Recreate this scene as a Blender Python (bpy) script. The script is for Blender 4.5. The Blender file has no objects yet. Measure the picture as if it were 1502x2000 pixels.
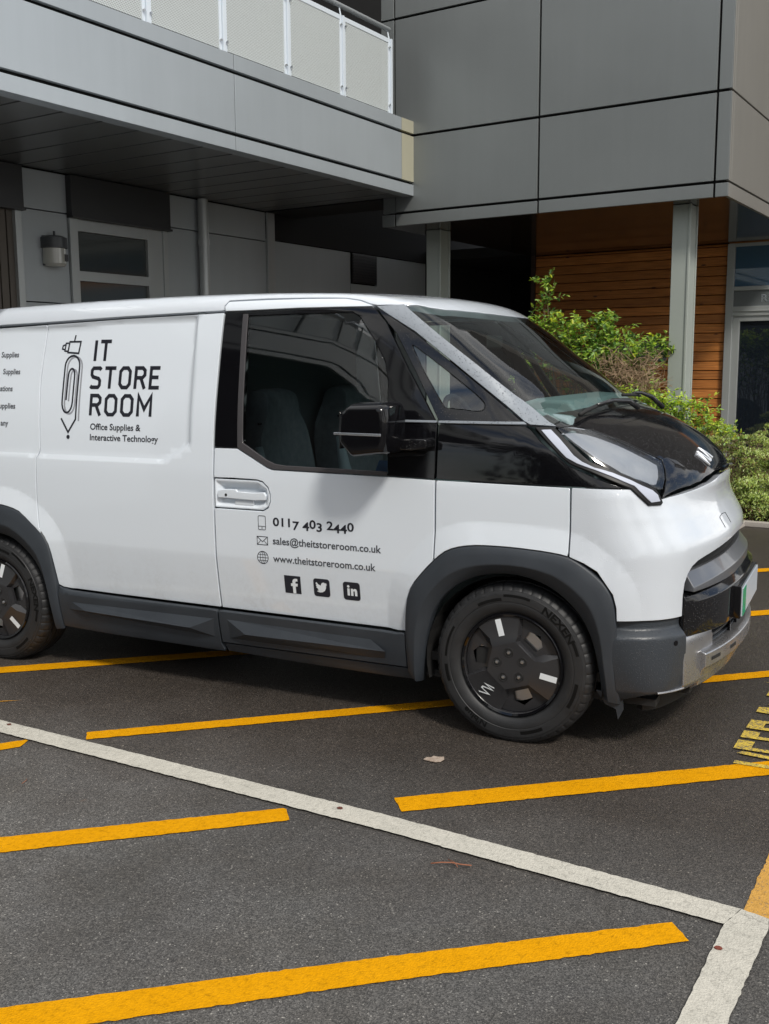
import bpy, bmesh, math, random
import numpy as np
from mathutils import Vector, Matrix
random.seed(7); np.random.seed(7)
R = math.radians
S = bpy.context.scene
COL = S.collection

# ------------------------------------------------------------------ camera
cd = bpy.data.cameras.new("camera"); cam = bpy.data.objects.new("camera", cd); COL.objects.link(cam)
CAMP = Vector((1.3549, -4.9464, 1.6331)); YAW, PITCH, ROLL = -0.4516, -0.1463, -0.0061
fw = Vector((math.sin(YAW)*math.cos(PITCH), math.cos(YAW)*math.cos(PITCH), math.sin(PITCH)))
rt = Vector((math.cos(YAW), -math.sin(YAW), 0)); up = rt.cross(fw)
r2 = rt*math.cos(ROLL)+up*math.sin(ROLL); u2 = up*math.cos(ROLL)-rt*math.sin(ROLL)
M = Matrix((r2, u2, -fw)).transposed().to_4x4(); M.translation = CAMP
cam.matrix_world = M
cd.sensor_fit = 'VERTICAL'; cd.sensor_height = 24.0; cd.lens = 24.0*1982.7/2000.0
cd.clip_end = 400; cd.clip_start = 0.05
S.camera = cam

# ------------------------------------------------------------------ sky, sun, exposure
SUN_DIR = Vector((0.66, -0.56, 0.90)).normalized()      # towards the sun
sun_el = math.asin(SUN_DIR.z); sun_az = math.atan2(SUN_DIR.x, SUN_DIR.y)
W = bpy.data.worlds.new("World"); S.world = W; W.use_nodes = True
nt = W.node_tree; nt.nodes.clear()
wo = nt.nodes.new('ShaderNodeOutputWorld'); bg = nt.nodes.new('ShaderNodeBackground')
sky = nt.nodes.new('ShaderNodeTexSky'); sky.sky_type = 'NISHITA'; sky.sun_disc = False
sky.sun_elevation = sun_el; sky.sun_rotation = sun_az; sky.air_density = 1.0; sky.dust_density = 1.5
tc = nt.nodes.new('ShaderNodeTexCoord'); mp = nt.nodes.new('ShaderNodeMapping'); mp.inputs['Scale'].default_value = (1, 1, 2.2)
nz = nt.nodes.new('ShaderNodeTexNoise'); nz.inputs['Scale'].default_value = 2.3; nz.inputs['Detail'].default_value = 9; nz.inputs['Roughness'].default_value = .6
cr = nt.nodes.new('ShaderNodeValToRGB'); cr.color_ramp.elements[0].position = .36; cr.color_ramp.elements[1].position = .50
mx = nt.nodes.new('ShaderNodeMix'); mx.data_type = 'RGBA'
cl = nt.nodes.new('ShaderNodeValToRGB'); cl.color_ramp.elements[0].position = .35; cl.color_ramp.elements[0].color = (.58, .585, .59, 1); cl.color_ramp.elements[1].position = .75; cl.color_ramp.elements[1].color = (1, .99, .97, 1)
nz2 = nt.nodes.new('ShaderNodeTexNoise'); nz2.inputs['Scale'].default_value = 4.1; nz2.inputs['Detail'].default_value = 6
vm = nt.nodes.new('ShaderNodeVectorMath'); vm.operation = 'SCALE'; vm.inputs['Scale'].default_value = 10.5
L = nt.links.new
L(tc.outputs['Generated'], mp.inputs['Vector']); L(mp.outputs[0], nz.inputs['Vector']); L(mp.outputs[0], nz2.inputs['Vector'])
L(nz.outputs['Fac'], cr.inputs[0]); L(nz2.outputs['Fac'], cl.inputs[0]); L(cl.outputs[0], vm.inputs[0])
L(cr.outputs[0], mx.inputs[0]); L(sky.outputs[0], mx.inputs[6]); L(vm.outputs[0], mx.inputs[7])
L(mx.outputs[2], bg.inputs['Color']); bg.inputs['Strength'].default_value = 0.112
L(bg.outputs[0], wo.inputs['Surface'])
sl = bpy.data.lights.new("sun", 'SUN'); sl.energy = 2.0; sl.angle = R(9); sl.color = (1.0, .95, .87)
so = bpy.data.objects.new("sun", sl); COL.objects.link(so); so.rotation_euler = (-SUN_DIR).to_track_quat('-Z', 'Y').to_euler(); so.location = (4, -8, 12)
S.view_settings.view_transform = 'Standard'; S.view_settings.look = 'None'; S.view_settings.exposure = 0.55; S.view_settings.gamma = 1
S.render.engine = 'CYCLES'
S.cycles.max_bounces = 8; S.cycles.transparent_max_bounces = 12

# ------------------------------------------------------------------ materials
def mat(name, col=(.5,.5,.5), rough=.5, metal=0, coat=0, spec=None, coatr=.03):
    m = bpy.data.materials.new(name); m.use_nodes = True; b = m.node_tree.nodes['Principled BSDF']
    b.inputs['Base Color'].default_value = (*col, 1); b.inputs['Roughness'].default_value = rough; b.inputs['Metallic'].default_value = metal
    b.inputs['Coat Weight'].default_value = coat; b.inputs['Coat Roughness'].default_value = coatr
    if spec is not None: b.inputs['Specular IOR Level'].default_value = spec
    return m
def N(m, t, **kw):
    n = m.node_tree.nodes.new(t)
    for k, v in kw.items():
        if hasattr(n, k) and k not in ('Scale',): setattr(n, k, v)
        else: n.inputs[k].default_value = v
    return n
def LK(m, a, b): m.node_tree.links.new(a, b)
def BS(m): return m.node_tree.nodes['Principled BSDF']
def coords(m, scale=(1,1,1)):
    t = N(m, 'ShaderNodeTexCoord'); p = N(m, 'ShaderNodeMapping'); p.inputs['Scale'].default_value = scale
    LK(m, t.outputs['Object'], p.inputs['Vector']); return p.outputs[0]
def noise(m, vec, scale, detail=4, rough=.5):
    n = N(m, 'ShaderNodeTexNoise'); n.inputs['Scale'].default_value = scale; n.inputs['Detail'].default_value = detail; n.inputs['Roughness'].default_value = rough
    LK(m, vec, n.inputs['Vector']); return n.outputs['Fac']
def ramp(m, fac, stops):
    r = N(m, 'ShaderNodeValToRGB'); e = r.color_ramp.elements
    while len(e) < len(stops): e.new(.5)
    for i, (p, c) in enumerate(stops):
        e[i].position = p; e[i].color = (*c, 1) if isinstance(c, tuple) else (c, c, c, 1)
    LK(m, fac, r.inputs[0]); return r.outputs[0]
def mixc(m, fac, a, b, mode='MIX'):
    n = N(m, 'ShaderNodeMix'); n.data_type = 'RGBA'; n.blend_type = mode
    for s, i in ((fac, 0), (a, 6), (b, 7)):
        if hasattr(s, 'links'): LK(m, s, n.inputs[i])
        elif isinstance(s, tuple): n.inputs[i].default_value = (*s, 1)
        else: n.inputs[i].default_value = s
    return n.outputs[2]
def math_(m, op, a, b=0.0, clamp=False):
    n = N(m, 'ShaderNodeMath'); n.operation = op; n.use_clamp = clamp
    for s, i in ((a, 0), (b, 1)):
        if hasattr(s, 'links'): LK(m, s, n.inputs[i])
        else: n.inputs[i].default_value = s
    return n.outputs[0]
def bump(m, h, strength=.3, dist=.01, chain=None, target='Normal'):
    b = N(m, 'ShaderNodeBump'); b.inputs['Strength'].default_value = strength; b.inputs['Distance'].default_value = dist
    LK(m, h, b.inputs['Height'])
    if chain is not None: LK(m, chain, b.inputs['Normal'])
    if target: LK(m, b.outputs[0], BS(m).inputs[target])
    return b.outputs[0]
def mottled(m, c1, c2, scale=3, rough=None, b=.0, bs=60):
    v = coords(m); f = noise(m, v, scale, 6, .6); LK(m, mixc(m, ramp(m, f, [(.35, 0.0), (.65, 1.0)]), c1, c2), BS(m).inputs['Base Color'])
    if rough: LK(m, ramp(m, noise(m, v, scale*1.7, 5), [(.3, rough[0]), (.7, rough[1])]), BS(m).inputs['Roughness'])
    if b: bump(m, noise(m, v, bs, 3), b, .002)
    return m
def drops(m, scale=70, strength=.6, thr=.36, coat=True):
    """rain drops standing on the surface"""
    v = coords(m); vo = N(m, 'ShaderNodeTexVoronoi'); vo.inputs['Scale'].default_value = scale; vo.inputs['Randomness'].default_value = 1; LK(m, v, vo.inputs['Vector'])
    sep = N(m, 'ShaderNodeSeparateColor'); LK(m, vo.outputs['Color'], sep.inputs[0])
    rad = math_(m, 'MULTIPLY', sep.outputs[0], thr)
    d = math_(m, 'SUBTRACT', rad, vo.outputs['Distance']); h = math_(m, 'MULTIPLY', math_(m, 'MAXIMUM', d, 0.0), 3.0, True)
    h = math_(m, 'POWER', h, .6)
    bump(m, h, strength, .004)
    LK(m, BS(m).inputs['Normal'].links[0].from_socket, BS(m).inputs['Coat Normal'])
    return h

M_WHITE = mat('white_paint', (.65, .70, .755), .38, 0, 1.0, coatr=.035)
v_ = coords(M_WHITE); sx_ = N(M_WHITE, 'ShaderNodeSeparateXYZ'); LK(M_WHITE, v_, sx_.inputs[0])
dz_ = ramp(M_WHITE, sx_.outputs[2], [(.42, 1.0), (.80, 0.0)]); sp_ = ramp(M_WHITE, noise(M_WHITE, v_, 38, 6, .75), [(.42, 0.0), (.66, 1.0)]); sm_ = ramp(M_WHITE, noise(M_WHITE, coords(M_WHITE, (3, 3, .7)), 2.2, 4), [(.35, .25), (.7, 1.0)])
f_ = math_(M_WHITE, 'MULTIPLY', math_(M_WHITE, 'MULTIPLY', dz_, math_(M_WHITE, 'ADD', sp_, .25)), math_(M_WHITE, 'MULTIPLY', sm_, .20))
LK(M_WHITE, mixc(M_WHITE, f_, (.65, .70, .755), (.26, .24, .21)), BS(M_WHITE).inputs['Base Color'])
M_WHITEWET = mat('white_paint_wet', (.56, .60, .65), .38, 0, 1.0, coatr=.03); drops(M_WHITEWET, 130, .25, .34)
M_BLACK = mat('gloss_black', (.004, .004, .005), .04, 0, 0, .40)
M_BLACKWET = mat('gloss_black_wet', (.005, .005, .006), .07, 0, 0, .5); h = drops(M_BLACKWET, 170, .7, .36)
LK(M_BLACKWET, mixc(M_BLACKWET, h, (.005,.005,.006), (.11,.11,.115)), BS(M_BLACKWET).inputs['Base Color'])
M_PILLAR = mat('pillar_grey', (.15, .16, .18), .36, .1); h = drops(M_PILLAR, 150, .7, .42)
LK(M_PILLAR, mixc(M_PILLAR, h, (.24,.265,.295), (.09,.10,.115)), BS(M_PILLAR).inputs['Base Color'])
M_CLAD = mottled(mat('grey_plastic', (.027, .032, .039), .5), (.023,.028,.035), (.030,.036,.044), 5, (.42,.55), .25, 900)
M_CLADWET = mat('grey_plastic_wet', (.029, .035, .043), .4); drops(M_CLADWET, 180, .5, .42)
M_RUB = mottled(mat('tyre_rubber', (.015, .0155, .0165), .6), (.012,.0125,.0135), (.019,.0195,.021), 9, (.45,.65), .2, 300)
M_RUBTEXT = mat('tyre_letter', (.003, .003, .003), .6, spec=.2)
M_DARK = mat('matt_black', (.008, .008, .008), .75)
M_SILVER = mottled(mat('satin_silver', (.42, .42, .43), .3, .85), (.38,.38,.39), (.45,.45,.46), 6, (.22,.34))
M_STEEL = mat('bare_steel', (.6, .61, .63), .3, 1)
M_CHROME = mat('bright_trim', (.62, .65, .70), .2, .9)
M_LAMPWHITE = mat('lamp_diffuser', (.42, .45, .53), .5, 0, 0)
M_COVER = mat('cover_black', (.026, .026, .028), .2, 0, 0, .5)
M_VINYL = mat('black_vinyl', (.012, .013, .02), .35)
M_VINYLW = mat('white_vinyl', (.62, .65, .67), .4)
M_VINYLD = mat('slate_vinyl', (.05, .055, .065), .45)
M_VINYLS = mat('grey_vinyl', (.27, .28, .31), .45)
M_SEAT = mottled(mat('seat_cloth', (.16, .185, .20), .8), (.14,.165,.18), (.19,.215,.23), 20, None, .3, 400)
M_SEATL = mat('seat_side', (.34, .42, .45), .6)
M_DASH = mat('dashboard_plastic', (.19, .26, .27), .6)
M_GASKET = mat('window_rubber', (.045, .042, .045), .5)
M_ORANGE = mat('amber_lens', (.6, .16, .01), .2)
def glass(name, tint, spec=.5, rough=.0, ior=1.5, drop=False, refl=1.0):
    m = bpy.data.materials.new(name); m.use_nodes = True; t = m.node_tree; t.nodes.clear()
    o = t.nodes.new('ShaderNodeOutputMaterial'); tr = t.nodes.new('ShaderNodeBsdfTransparent'); gl = t.nodes.new('ShaderNodeBsdfGlossy')
    mxs = t.nodes.new('ShaderNodeMixShader'); fr = t.nodes.new('ShaderNodeFresnel'); fr.inputs['IOR'].default_value = ior
    tr.inputs[0].default_value = (*tint, 1); gl.inputs['Roughness'].default_value = rough; gl.inputs['Color'].default_value = (refl, refl, refl, 1)
    t.links.new(fr.outputs[0], mxs.inputs[0]); t.links.new(tr.outputs[0], mxs.inputs[1]); t.links.new(gl.outputs[0], mxs.inputs[2]); t.links.new(mxs.outputs[0], o.inputs[0])
    return m
M_GLASS = glass('side_glass', (.80, .87, .87), ior=1.8)
M_WS = glass('windscreen_glass', (.74, .84, .82), ior=1.5)
M_LENS = glass('lamp_lens', (.8, .82, .85), rough=.12, ior=1.6)
def darkglass(name, c=(.01,.014,.02)): return mat(name, c, .02, 0, 0, 1.0)
M_WIN = darkglass('building_glass')

# asphalt: chips, uneven tone, tiny bright stones
def make_asphalt():
    m = mat('asphalt', (.08,.08,.08), .8); v = coords(m)
    vo = N(m, 'ShaderNodeTexVoronoi'); vo.inputs['Scale'].default_value = 250; LK(m, v, vo.inputs['Vector'])
    sp = N(m, 'ShaderNodeSeparateColor'); LK(m, vo.outputs['Color'], sp.inputs[0])
    vo2 = N(m, 'ShaderNodeTexVoronoi'); vo2.inputs['Scale'].default_value = 120; LK(m, v, vo2.inputs['Vector'])
    sp2 = N(m, 'ShaderNodeSeparateColor'); LK(m, vo2.outputs['Color'], sp2.inputs[0])
    chip = ramp(m, sp.outputs[0], [(.0, (.036,.035,.034)), (.45, (.070,.068,.064)), (.85, (.112,.108,.102)), (.985, (.142,.137,.129)), (1, (.34,.33,.30))])
    chip2 = ramp(m, sp2.outputs[0], [(.0, .82), (.8, 1.05), (.985, 1.10), (1, 1.4)])
    c = mixc(m, 1.0, chip, chip2, 'MULTIPLY')
    big = ramp(m, noise(m, v, .55, 5, .6), [(.36, .80), (.64, 1.12)])
    c = mixc(m, 1.0, c, big, 'MULTIPLY')
    mid = ramp(m, noise(m, v, 3.3, 6, .65), [(.36, (.86,.83,.80)), (.62, (1.05,1.05,1.06))])
    c = mixc(m, 1.0, c, mid, 'MULTIPLY')
    # browner, darker and less rough towards the van and beyond it
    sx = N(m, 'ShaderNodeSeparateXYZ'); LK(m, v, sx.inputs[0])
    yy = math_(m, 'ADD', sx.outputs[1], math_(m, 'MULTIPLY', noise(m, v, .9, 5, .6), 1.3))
    brown_zone = ramp(m, math_(m, 'MULTIPLY', math_(m, 'ADD', yy, 1.75), .9), [(.0, 0.0), (1.0, 1.0)])
    c = mixc(m, math_(m, 'MULTIPLY', brown_zone, .85), c, mixc(m, 1.0, c, (.52,.42,.35), 'MULTIPLY'))
    dry = ramp(m, math_(m, 'ADD', math_(m, 'MULTIPLY', math_(m, 'ADD', math_(m, 'ADD', sx.outputs[0], sx.outputs[1]), 2.2), -.28), noise(m, v, .8, 4)), [(.35, .92), (1.0, 1.30)])  # lighter towards the left and front, broken up by noise
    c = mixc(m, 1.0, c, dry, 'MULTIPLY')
    st = ramp(m, noise(m, v, 1.9, 3, .5), [(.66, 0.0), (.74, 1.0)]); c = mixc(m, math_(m, 'MULTIPLY', st, .30), c, (.035,.03,.026))
    rs_ = ramp(m, noise(m, v, 2.6, 6, .7), [(.70, 0.0), (.76, 1.0)]); c = mixc(m, math_(m, 'MULTIPLY', rs_, .35), c, (.20,.10,.05))
    LK(m, c, BS(m).inputs['Base Color'])
    rr = math_(m, 'SUBTRACT', math_(m, 'ADD', .68, math_(m, 'MULTIPLY', sp.outputs[1], .25)), math_(m, 'MULTIPLY', brown_zone, .28))
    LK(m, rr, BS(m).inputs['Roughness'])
    hh = math_(m, 'ADD', math_(m, 'MULTIPLY', vo.outputs['Distance'], 1.0), math_(m, 'MULTIPLY', vo2.outputs['Distance'], .5))
    bump(m, hh, .55, .004)
    return m
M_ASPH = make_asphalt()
def make_paint(name, c1, c2, worn=.0, cracks=False):
    m = mat(name, c1, .9, spec=.08); v = coords(m)
    n1 = noise(m, v, 60, 5, .7); n2 = noise(m, v, 6, 5, .6)
    c = mixc(m, ramp(m, n2, [(.35, 0.0), (.7, 1.0)]), c1, c2)
    spots = ramp(m, n1, [(.30, .66), (.44, .96), (.60, 1.06)])
    c = mixc(m, 1.0, c, spots, 'MULTIPLY')
    vo = N(m, 'ShaderNodeTexVoronoi'); vo.inputs['Scale'].default_value = 150; LK(m, v, vo.inputs['Vector'])
    if worn:
        w = ramp(m, noise(m, v, 90, 6, .75), [(worn-.05, 1.0), (worn+.05, 0.0)])
        c = mixc(m, w, c, (.11,.10,.09))
    if cracks:
        ve = N(m, 'ShaderNodeTexVoronoi'); ve.feature = 'DISTANCE_TO_EDGE'; ve.inputs['Scale'].default_value = 24; 
        wv = N(m, 'ShaderNodeVectorMath'); wv.operation = 'ADD'; nn = N(m, 'ShaderNodeTexNoise'); nn.inputs['Scale'].default_value = 9; LK(m, v, nn.inputs['Vector'])
        sc = N(m, 'ShaderNodeVectorMath'); sc.operation = 'SCALE'; sc.inputs['Scale'].default_value = .12; LK(m, nn.outputs['Color'], sc.inputs[0])
        LK(m, v, wv.inputs[0]); LK(m, sc.outputs[0], wv.inputs[1]); LK(m, wv.outputs[0], ve.inputs['Vector'])
        cr_ = ramp(m, ve.outputs['Distance'], [(.0, .62), (.020, 1.0)]); 
        msk = ramp(m, noise(m, v, 1.4, 3), [(.42, 0.0), (.55, 1.0)])
        c = mixc(m, msk, c, mixc(m, 1.0, c, cr_, 'MULTIPLY'))
    LK(m, c, BS(m).inputs['Base Color']); bump(m, math_(m, 'ADD', vo.outputs['Distance'], noise(m, v, 60, 4, .7)), .5, .004)
    return m
M_YEL = make_paint('yellow_line_paint', (.56,.25,.0), (.61,.28,.002))
M_YELOLD = make_paint('faded_yellow_paint', (.50,.28,.07), (.44,.24,.055), .40)
M_YELTXT = make_paint('worn_yellow_paint', (.60,.44,.07), (.50,.36,.06), .465)
M_WLINE = make_paint('white_line_paint', (.475,.455,.40), (.42,.405,.355), 0, True)

# ------------------------------------------------------------------ object helpers
def tag(o, label=None, cat=None, group=None, kind=None):
    if label: o['label'] = label
    if cat: o['category'] = cat
    if group: o['group'] = group
    if kind: o['kind'] = kind
    return o
def empty(name, loc=(0,0,0), rz=0, parent=None):
    o = bpy.data.objects.new(name, None); COL.objects.link(o); o.location = loc; o.rotation_euler = (0,0,rz); o.parent = parent; o.empty_display_size = .2
    return o
def mesh_obj(name, V, F, m, parent=None, smooth=False, mats=None, fm=None):
    me = bpy.data.meshes.new(name); me.from_pydata([tuple(map(float, v)) for v in V], [], [tuple(map(int, f)) for f in F]); me.validate()
    for q in (mats or [m]): me.materials.append(q)
    if fm is not None and len(fm) == len(me.polygons): me.polygons.foreach_set('material_index', fm)
    if smooth: me.polygons.foreach_set('use_smooth', [True]*len(me.polygons))
    me.update(); o = bpy.data.objects.new(name, me); COL.objects.link(o); o.parent = parent
    return o
class MB:
    """collects shapes into one mesh"""
    def __init__(s): s.V = []; s.F = []; s.fm = []; s.k = 0
    def add(s, V, F):
        b = len(s.V); s.V += [tuple(v) for v in V]; s.F += [tuple(i+b for i in f) for f in F]; s.fm += [s.k]*len(F); return s
    def box(s, a, b, T=None):
        x0,y0,z0 = a; x1,y1,z1 = b
        V = [(x0,y0,z0),(x1,y0,z0),(x1,y1,z0),(x0,y1,z0),(x0,y0,z1),(x1,y0,z1),(x1,y1,z1),(x0,y1,z1)]
        if T: V = [T(v) for v in V]
        return s.add(V, [(0,3,2,1),(4,5,6,7),(0,1,5,4),(1,2,6,5),(2,3,7,6),(3,0,4,7)])
    def prism(s, poly, y0, y1, ax='y'):
        n = len(poly)
        f = {'y': lambda p, d: (p[0], d, p[1]), 'x': lambda p, d: (d, p[0], p[1]), 'z': lambda p, d: (p[0], p[1], d)}[ax]
        V = [f(p, y0) for p in poly]+[f(p, y1) for p in poly]
        return s.add(V, [tuple(range(n)), tuple(range(2*n-1, n-1, -1))]+[(i, i+n, (i+1) % n+n, (i+1) % n) for i in range(n)])
    def tube(s, pts, r, n=8, cap=True):
        pts = [Vector(p) for p in pts]; rs = r if isinstance(r, (list, tuple)) else [r]*len(pts); V = []; F = []
        for i, p in enumerate(pts):
            d = (pts[min(i+1, len(pts)-1)]-pts[max(i-1, 0)]).normalized()
            a = d.cross(Vector((0,0,1)) if abs(d.z) < .9 else Vector((1,0,0))).normalized(); b = d.cross(a)
            for k in range(n): t = 2*math.pi*k/n; V.append(p+a*math.cos(t)*rs[i]+b*math.sin(t)*rs[i])
        for i in range(len(pts)-1):
            for k in range(n): F.append((i*n+k, i*n+(k+1) % n, (i+1)*n+(k+1) % n, (i+1)*n+k))
        if cap: F += [tuple(range(n-1, -1, -1)), tuple(range((len(pts)-1)*n, len(pts)*n))]
        return s.add(V, F)
    def lathe(s, prof, c=(0,0,0), n=48, axis='y', close=False):
        """prof: (radius, depth along the axis)"""
        V = []; F = []; m = len(prof)
        for k in range(n):
            t = 2*math.pi*k/n
            for r, d in prof:
                if axis == 'y': V.append((c[0]+r*math.cos(t), c[1]+d, c[2]+r*math.sin(t)))
                elif axis == 'z': V.append((c[0]+r*math.cos(t), c[1]+r*math.sin(t), c[2]+d))
                else: V.append((c[0]+d, c[1]+r*math.cos(t), c[2]+r*math.sin(t)))
        for k in range(n):
            for i in range(m-1 if not close else m):
                j = (i+1) % m; q = (k+1) % n; F.append((k*m+i, k*m+j, q*m+j, q*m+i))
        return s.add(V, F)
    def build(s, name, m, parent=None, smooth=False, bevel=0, angle=None, mats=None, seg=2):
        o = mesh_obj(name, s.V, s.F, m, parent, smooth, mats, s.fm if mats else None)
        bm = bmesh.new(); bm.from_mesh(o.data); bmesh.ops.recalc_face_normals(bm, faces=bm.faces); bm.to_mesh(o.data); bm.free()
        if bevel:
            b = o.modifiers.new('bevel', 'BEVEL'); b.width = bevel; b.segments = seg; b.limit_method = 'ANGLE'; b.angle_limit = R(30); b.harden_normals = False
            if smooth is False: o.data.polygons.foreach_set('use_smooth', [True]*len(o.data.polygons)); ws_ = o.modifiers.new('wn', 'WEIGHTED_NORMAL'); ws_.keep_sharp = False
        elif angle:
            o.data.polygons.foreach_set('use_smooth', [True]*len(o.data.polygons)); o.data.set_sharp_from_angle(angle=R(angle))
        return o
def join2d(polys):  # filled 2-D outlines -> verts, tris
    V = []; F = []
    for poly in polys:
        bm = bmesh.new(); vs = [bm.verts.new((p[0], p[1], 0)) for p in poly]; es = [bm.edges.new((vs[i], vs[(i+1) % len(vs)])) for i in range(len(vs))]
        bmesh.ops.triangle_fill(bm, use_beauty=True, edges=es); bm.verts.index_update(); b = len(V)
        V += [(v.co.x, v.co.y) for v in bm.verts]; F += [tuple(q.index+b for q in f.verts) for f in bm.faces]; bm.free()
    return V, F
_dg = None
def text2d(s, offset=0.0):
    """lettering from the built-in font as flat verts and faces, in ems"""
    c = bpy.data.curves.new('txt', 'FONT'); c.body = s; c.size = 1; c.offset = offset; c.resolution_u = 3
    o = bpy.data.objects.new('txt', c); COL.objects.link(o)
    dg = bpy.context.evaluated_depsgraph_get(); dg.update()
    me = bpy.data.meshes.new_from_object(o.evaluated_get(dg)); V = [(v.co.x, v.co.y) for v in me.vertices]; F = [tuple(p.vertices) for p in me.polygons]
    bpy.data.objects.remove(o); bpy.data.curves.remove(c); bpy.data.meshes.remove(me)
    return V, F
CAPH = None
def fit_text(s, x0, x1, base, cap, offset=0.0):
    global CAPH
    if CAPH is None:
        V, F = text2d('H'); CAPH = max(v[1] for v in V)
    V, F = text2d(s, offset); a = min(v[0] for v in V); b = max(v[0] for v in V)
    return [(x0+(v[0]-a)/(b-a)*(x1-x0), base+v[1]/CAPH*cap) for v in V], F
def ribbon(pts, w, close=False):
    """a stroke of constant width with mitred corners"""
    q_ = [pts[0]]
    for p in pts[1:]:
        if (Vector(p)-Vector(q_[-1])).length > 1e-4: q_.append(p)
    pts = q_
    P = [Vector(p) for p in pts]; n = len(P); Lf = []; Rg = []
    for i in range(n):
        a = P[i]-P[i-1] if (i > 0 or close) else P[1]-P[0]; b = P[(i+1) % n]-P[i] if (i < n-1 or close) else P[-1]-P[-2]
        a.normalize(); b.normalize(); na = Vector((-a.y, a.x)); nb = Vector((-b.y, b.x)); m_ = (na+nb)
        if m_.length < 1e-4: m_ = na
        m_.normalize(); k = w/2/max(m_.dot(na), .4); Lf.append(P[i]+m_*k); Rg.append(P[i]-m_*k)
    V = Lf+Rg; F = [(i, (i+1) % n, (i+1) % n+n, i+n) for i in range(n if close else n-1)]
    return [tuple(v) for v in V], F
def rrect(x0, y0, x1, y1, r, k=4):
    out = []
    for cx, cy, a0 in ((x1-r, y1-r, 0), (x0+r, y1-r, 90), (x0+r, y0+r, 180), (x1-r, y0+r, 270)):
        for i in range(k+1): t = R(a0+90*i/k); out.append((cx+r*math.cos(t), cy+r*math.sin(t)))
    return out

# ---- van body as one implicit solid: side walls, nose plan curve and centre-line profile ----
PROF=[(.55,.20),(.70,.22),(.77,.28),(.79,.42),(.795,.62),(.80,.80),(.795,.88),(.765,.94),(.735,1.00),(.728,1.05),(.73,1.10),
 (.705,1.165),(.62,1.25),(.48,1.335),(.34,1.40),(.20,1.465),(.06,1.575),(-.10,1.69),(-.26,1.805),(-.40,1.895),(-.48,1.928),(-.62,1.952),
 (-.85,1.972),(-1.3,1.985),(-1.9,1.985),(-2.6,1.972),(-3.3,1.945),(-3.8,1.89),(-3.90,1.75),(-3.93,1.0),(-3.92,.4),(-3.85,.27),(-3.6,.22),(-2,.22)]
WZ=[(.15,.86),(.28,.90),(.42,.925),(.60,.938),(.85,.945),(1.05,.945),(1.15,.940),(1.38,.915),(1.60,.873),(1.80,.828),(2.1,.75)]
def catmull(P,n=6,closed=True):
    P=np.array(P,float); N=len(P); out=[]
    rng=range(N) if closed else range(N-1)
    for i in rng:
        if closed: a,b,c,d=P[i-1],P[i],P[(i+1)%N],P[(i+2)%N]
        else: a,b,c,d=P[max(i-1,0)],P[i],P[i+1],P[min(i+2,N-1)]
        for k in range(n):
            t=k/n; m1=(c-a)*.5*np.linalg.norm(c-b)*2/(np.linalg.norm(c-b)+np.linalg.norm(b-a)+1e-9); m2=(d-b)*.5*np.linalg.norm(c-b)*2/(np.linalg.norm(d-c)+np.linalg.norm(c-b)+1e-9)
            h=2*t**3-3*t*t+1; g=-2*t**3+3*t*t; out.append(h*b+(t**3-2*t*t+t)*m1+g*c+(t**3-t*t)*m2)
    if not closed: out.append(P[-1])
    return np.array(out)
PP=catmull(PROF,4)
def sdpoly(px,pz,Q):
    d=np.full(px.shape,1e9); s=np.ones(px.shape); n=len(Q); j=n-1
    for i in range(n):
        ax,az=Q[i]; bx,bz=Q[j]; ex,ez=bx-ax,bz-az; wx,wz=px-ax,pz-az
        t=np.clip((wx*ex+wz*ez)/(ex*ex+ez*ez),0,1); dx=wx-ex*t; dz=wz-ez*t
        d=np.minimum(d,dx*dx+dz*dz)
        c1=pz>=az; c2=pz<bz; c3=ex*wz>ez*wx
        s=np.where((c1&c2&c3)|(~c1&~c2&~c3),-s,s); j=i
    return s*np.sqrt(d)
WZa=catmull(WZ,6,False)
def bodyf(P):
    x,y,z=P[...,0],np.abs(P[...,1]),P[...,2]
    W=np.interp(z,WZa[:,1-1],WZa[:,1])
    # plan taper: sides draw in a little towards nose and tail
    W=W-.045*np.clip((x-.05)/.7,0,1)**2*np.clip(1.2-(z-1.1)*1.5,0,1)-.03*np.clip((-3.0-x)/.9,0,1)**2
    # windscreen zone leans in more towards the front
    tx=np.clip((x+.9)/1.3,0,1); tz=np.clip((z-1.26)/.28,0,1); W=W-.05*tx*tx*(3-2*tx)*tz*tz*(3-2*tz)
    A=np.interp(z,[.3,.75,1.0,1.2,1.45,1.9],[.14,.14,.13,.21,.18,.12])
    crown=np.where(x<-.6,.0,1.0)
    c=A*np.minimum(y/.80,1.2)**2.4
    c2=np.where(x<-3,0,c)
    zz=z+ .025*(y/.8)**2*np.clip((-.3-x)/.3,0,1)
    D=sdpoly(x+c2,zz,PP)
    S=y-W
    k=np.interp(z,[.2,.5,1.0,1.2,1.5,1.9],[.06,.16,.20,.12,.07,.08])
    h=np.maximum(k-np.abs(D-S),0)/k
    return np.maximum(D,S)+h*h*k*.25
def cast(O,D,tmax=None,t0=0.0,n=60,far=9.0):
    """march rays O+tD from outside until the body surface, then bisect"""
    O=np.broadcast_to(O,D.shape).astype(float); t=np.full(D.shape[:-1],float(t0)); ok=np.zeros(t.shape,bool)
    lo=t.copy(); 
    for i in range(n):
        f=bodyf(O+t[...,None]*D); hit=f<1e-4
        ok|=hit; lo=np.where(ok,lo,t); t=np.where(ok|(t>far),t,t+np.maximum(f*.8,2e-4))
    return O+t[...,None]*D, ok
def normal(P,e=2e-3):
    g=[]
    for i in range(3):
        d=np.zeros(3);d[i]=e; g.append(bodyf(P+d)-bodyf(P-d))
    g=np.stack(g,-1); return g/np.linalg.norm(g,axis=-1,keepdims=True)

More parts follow.
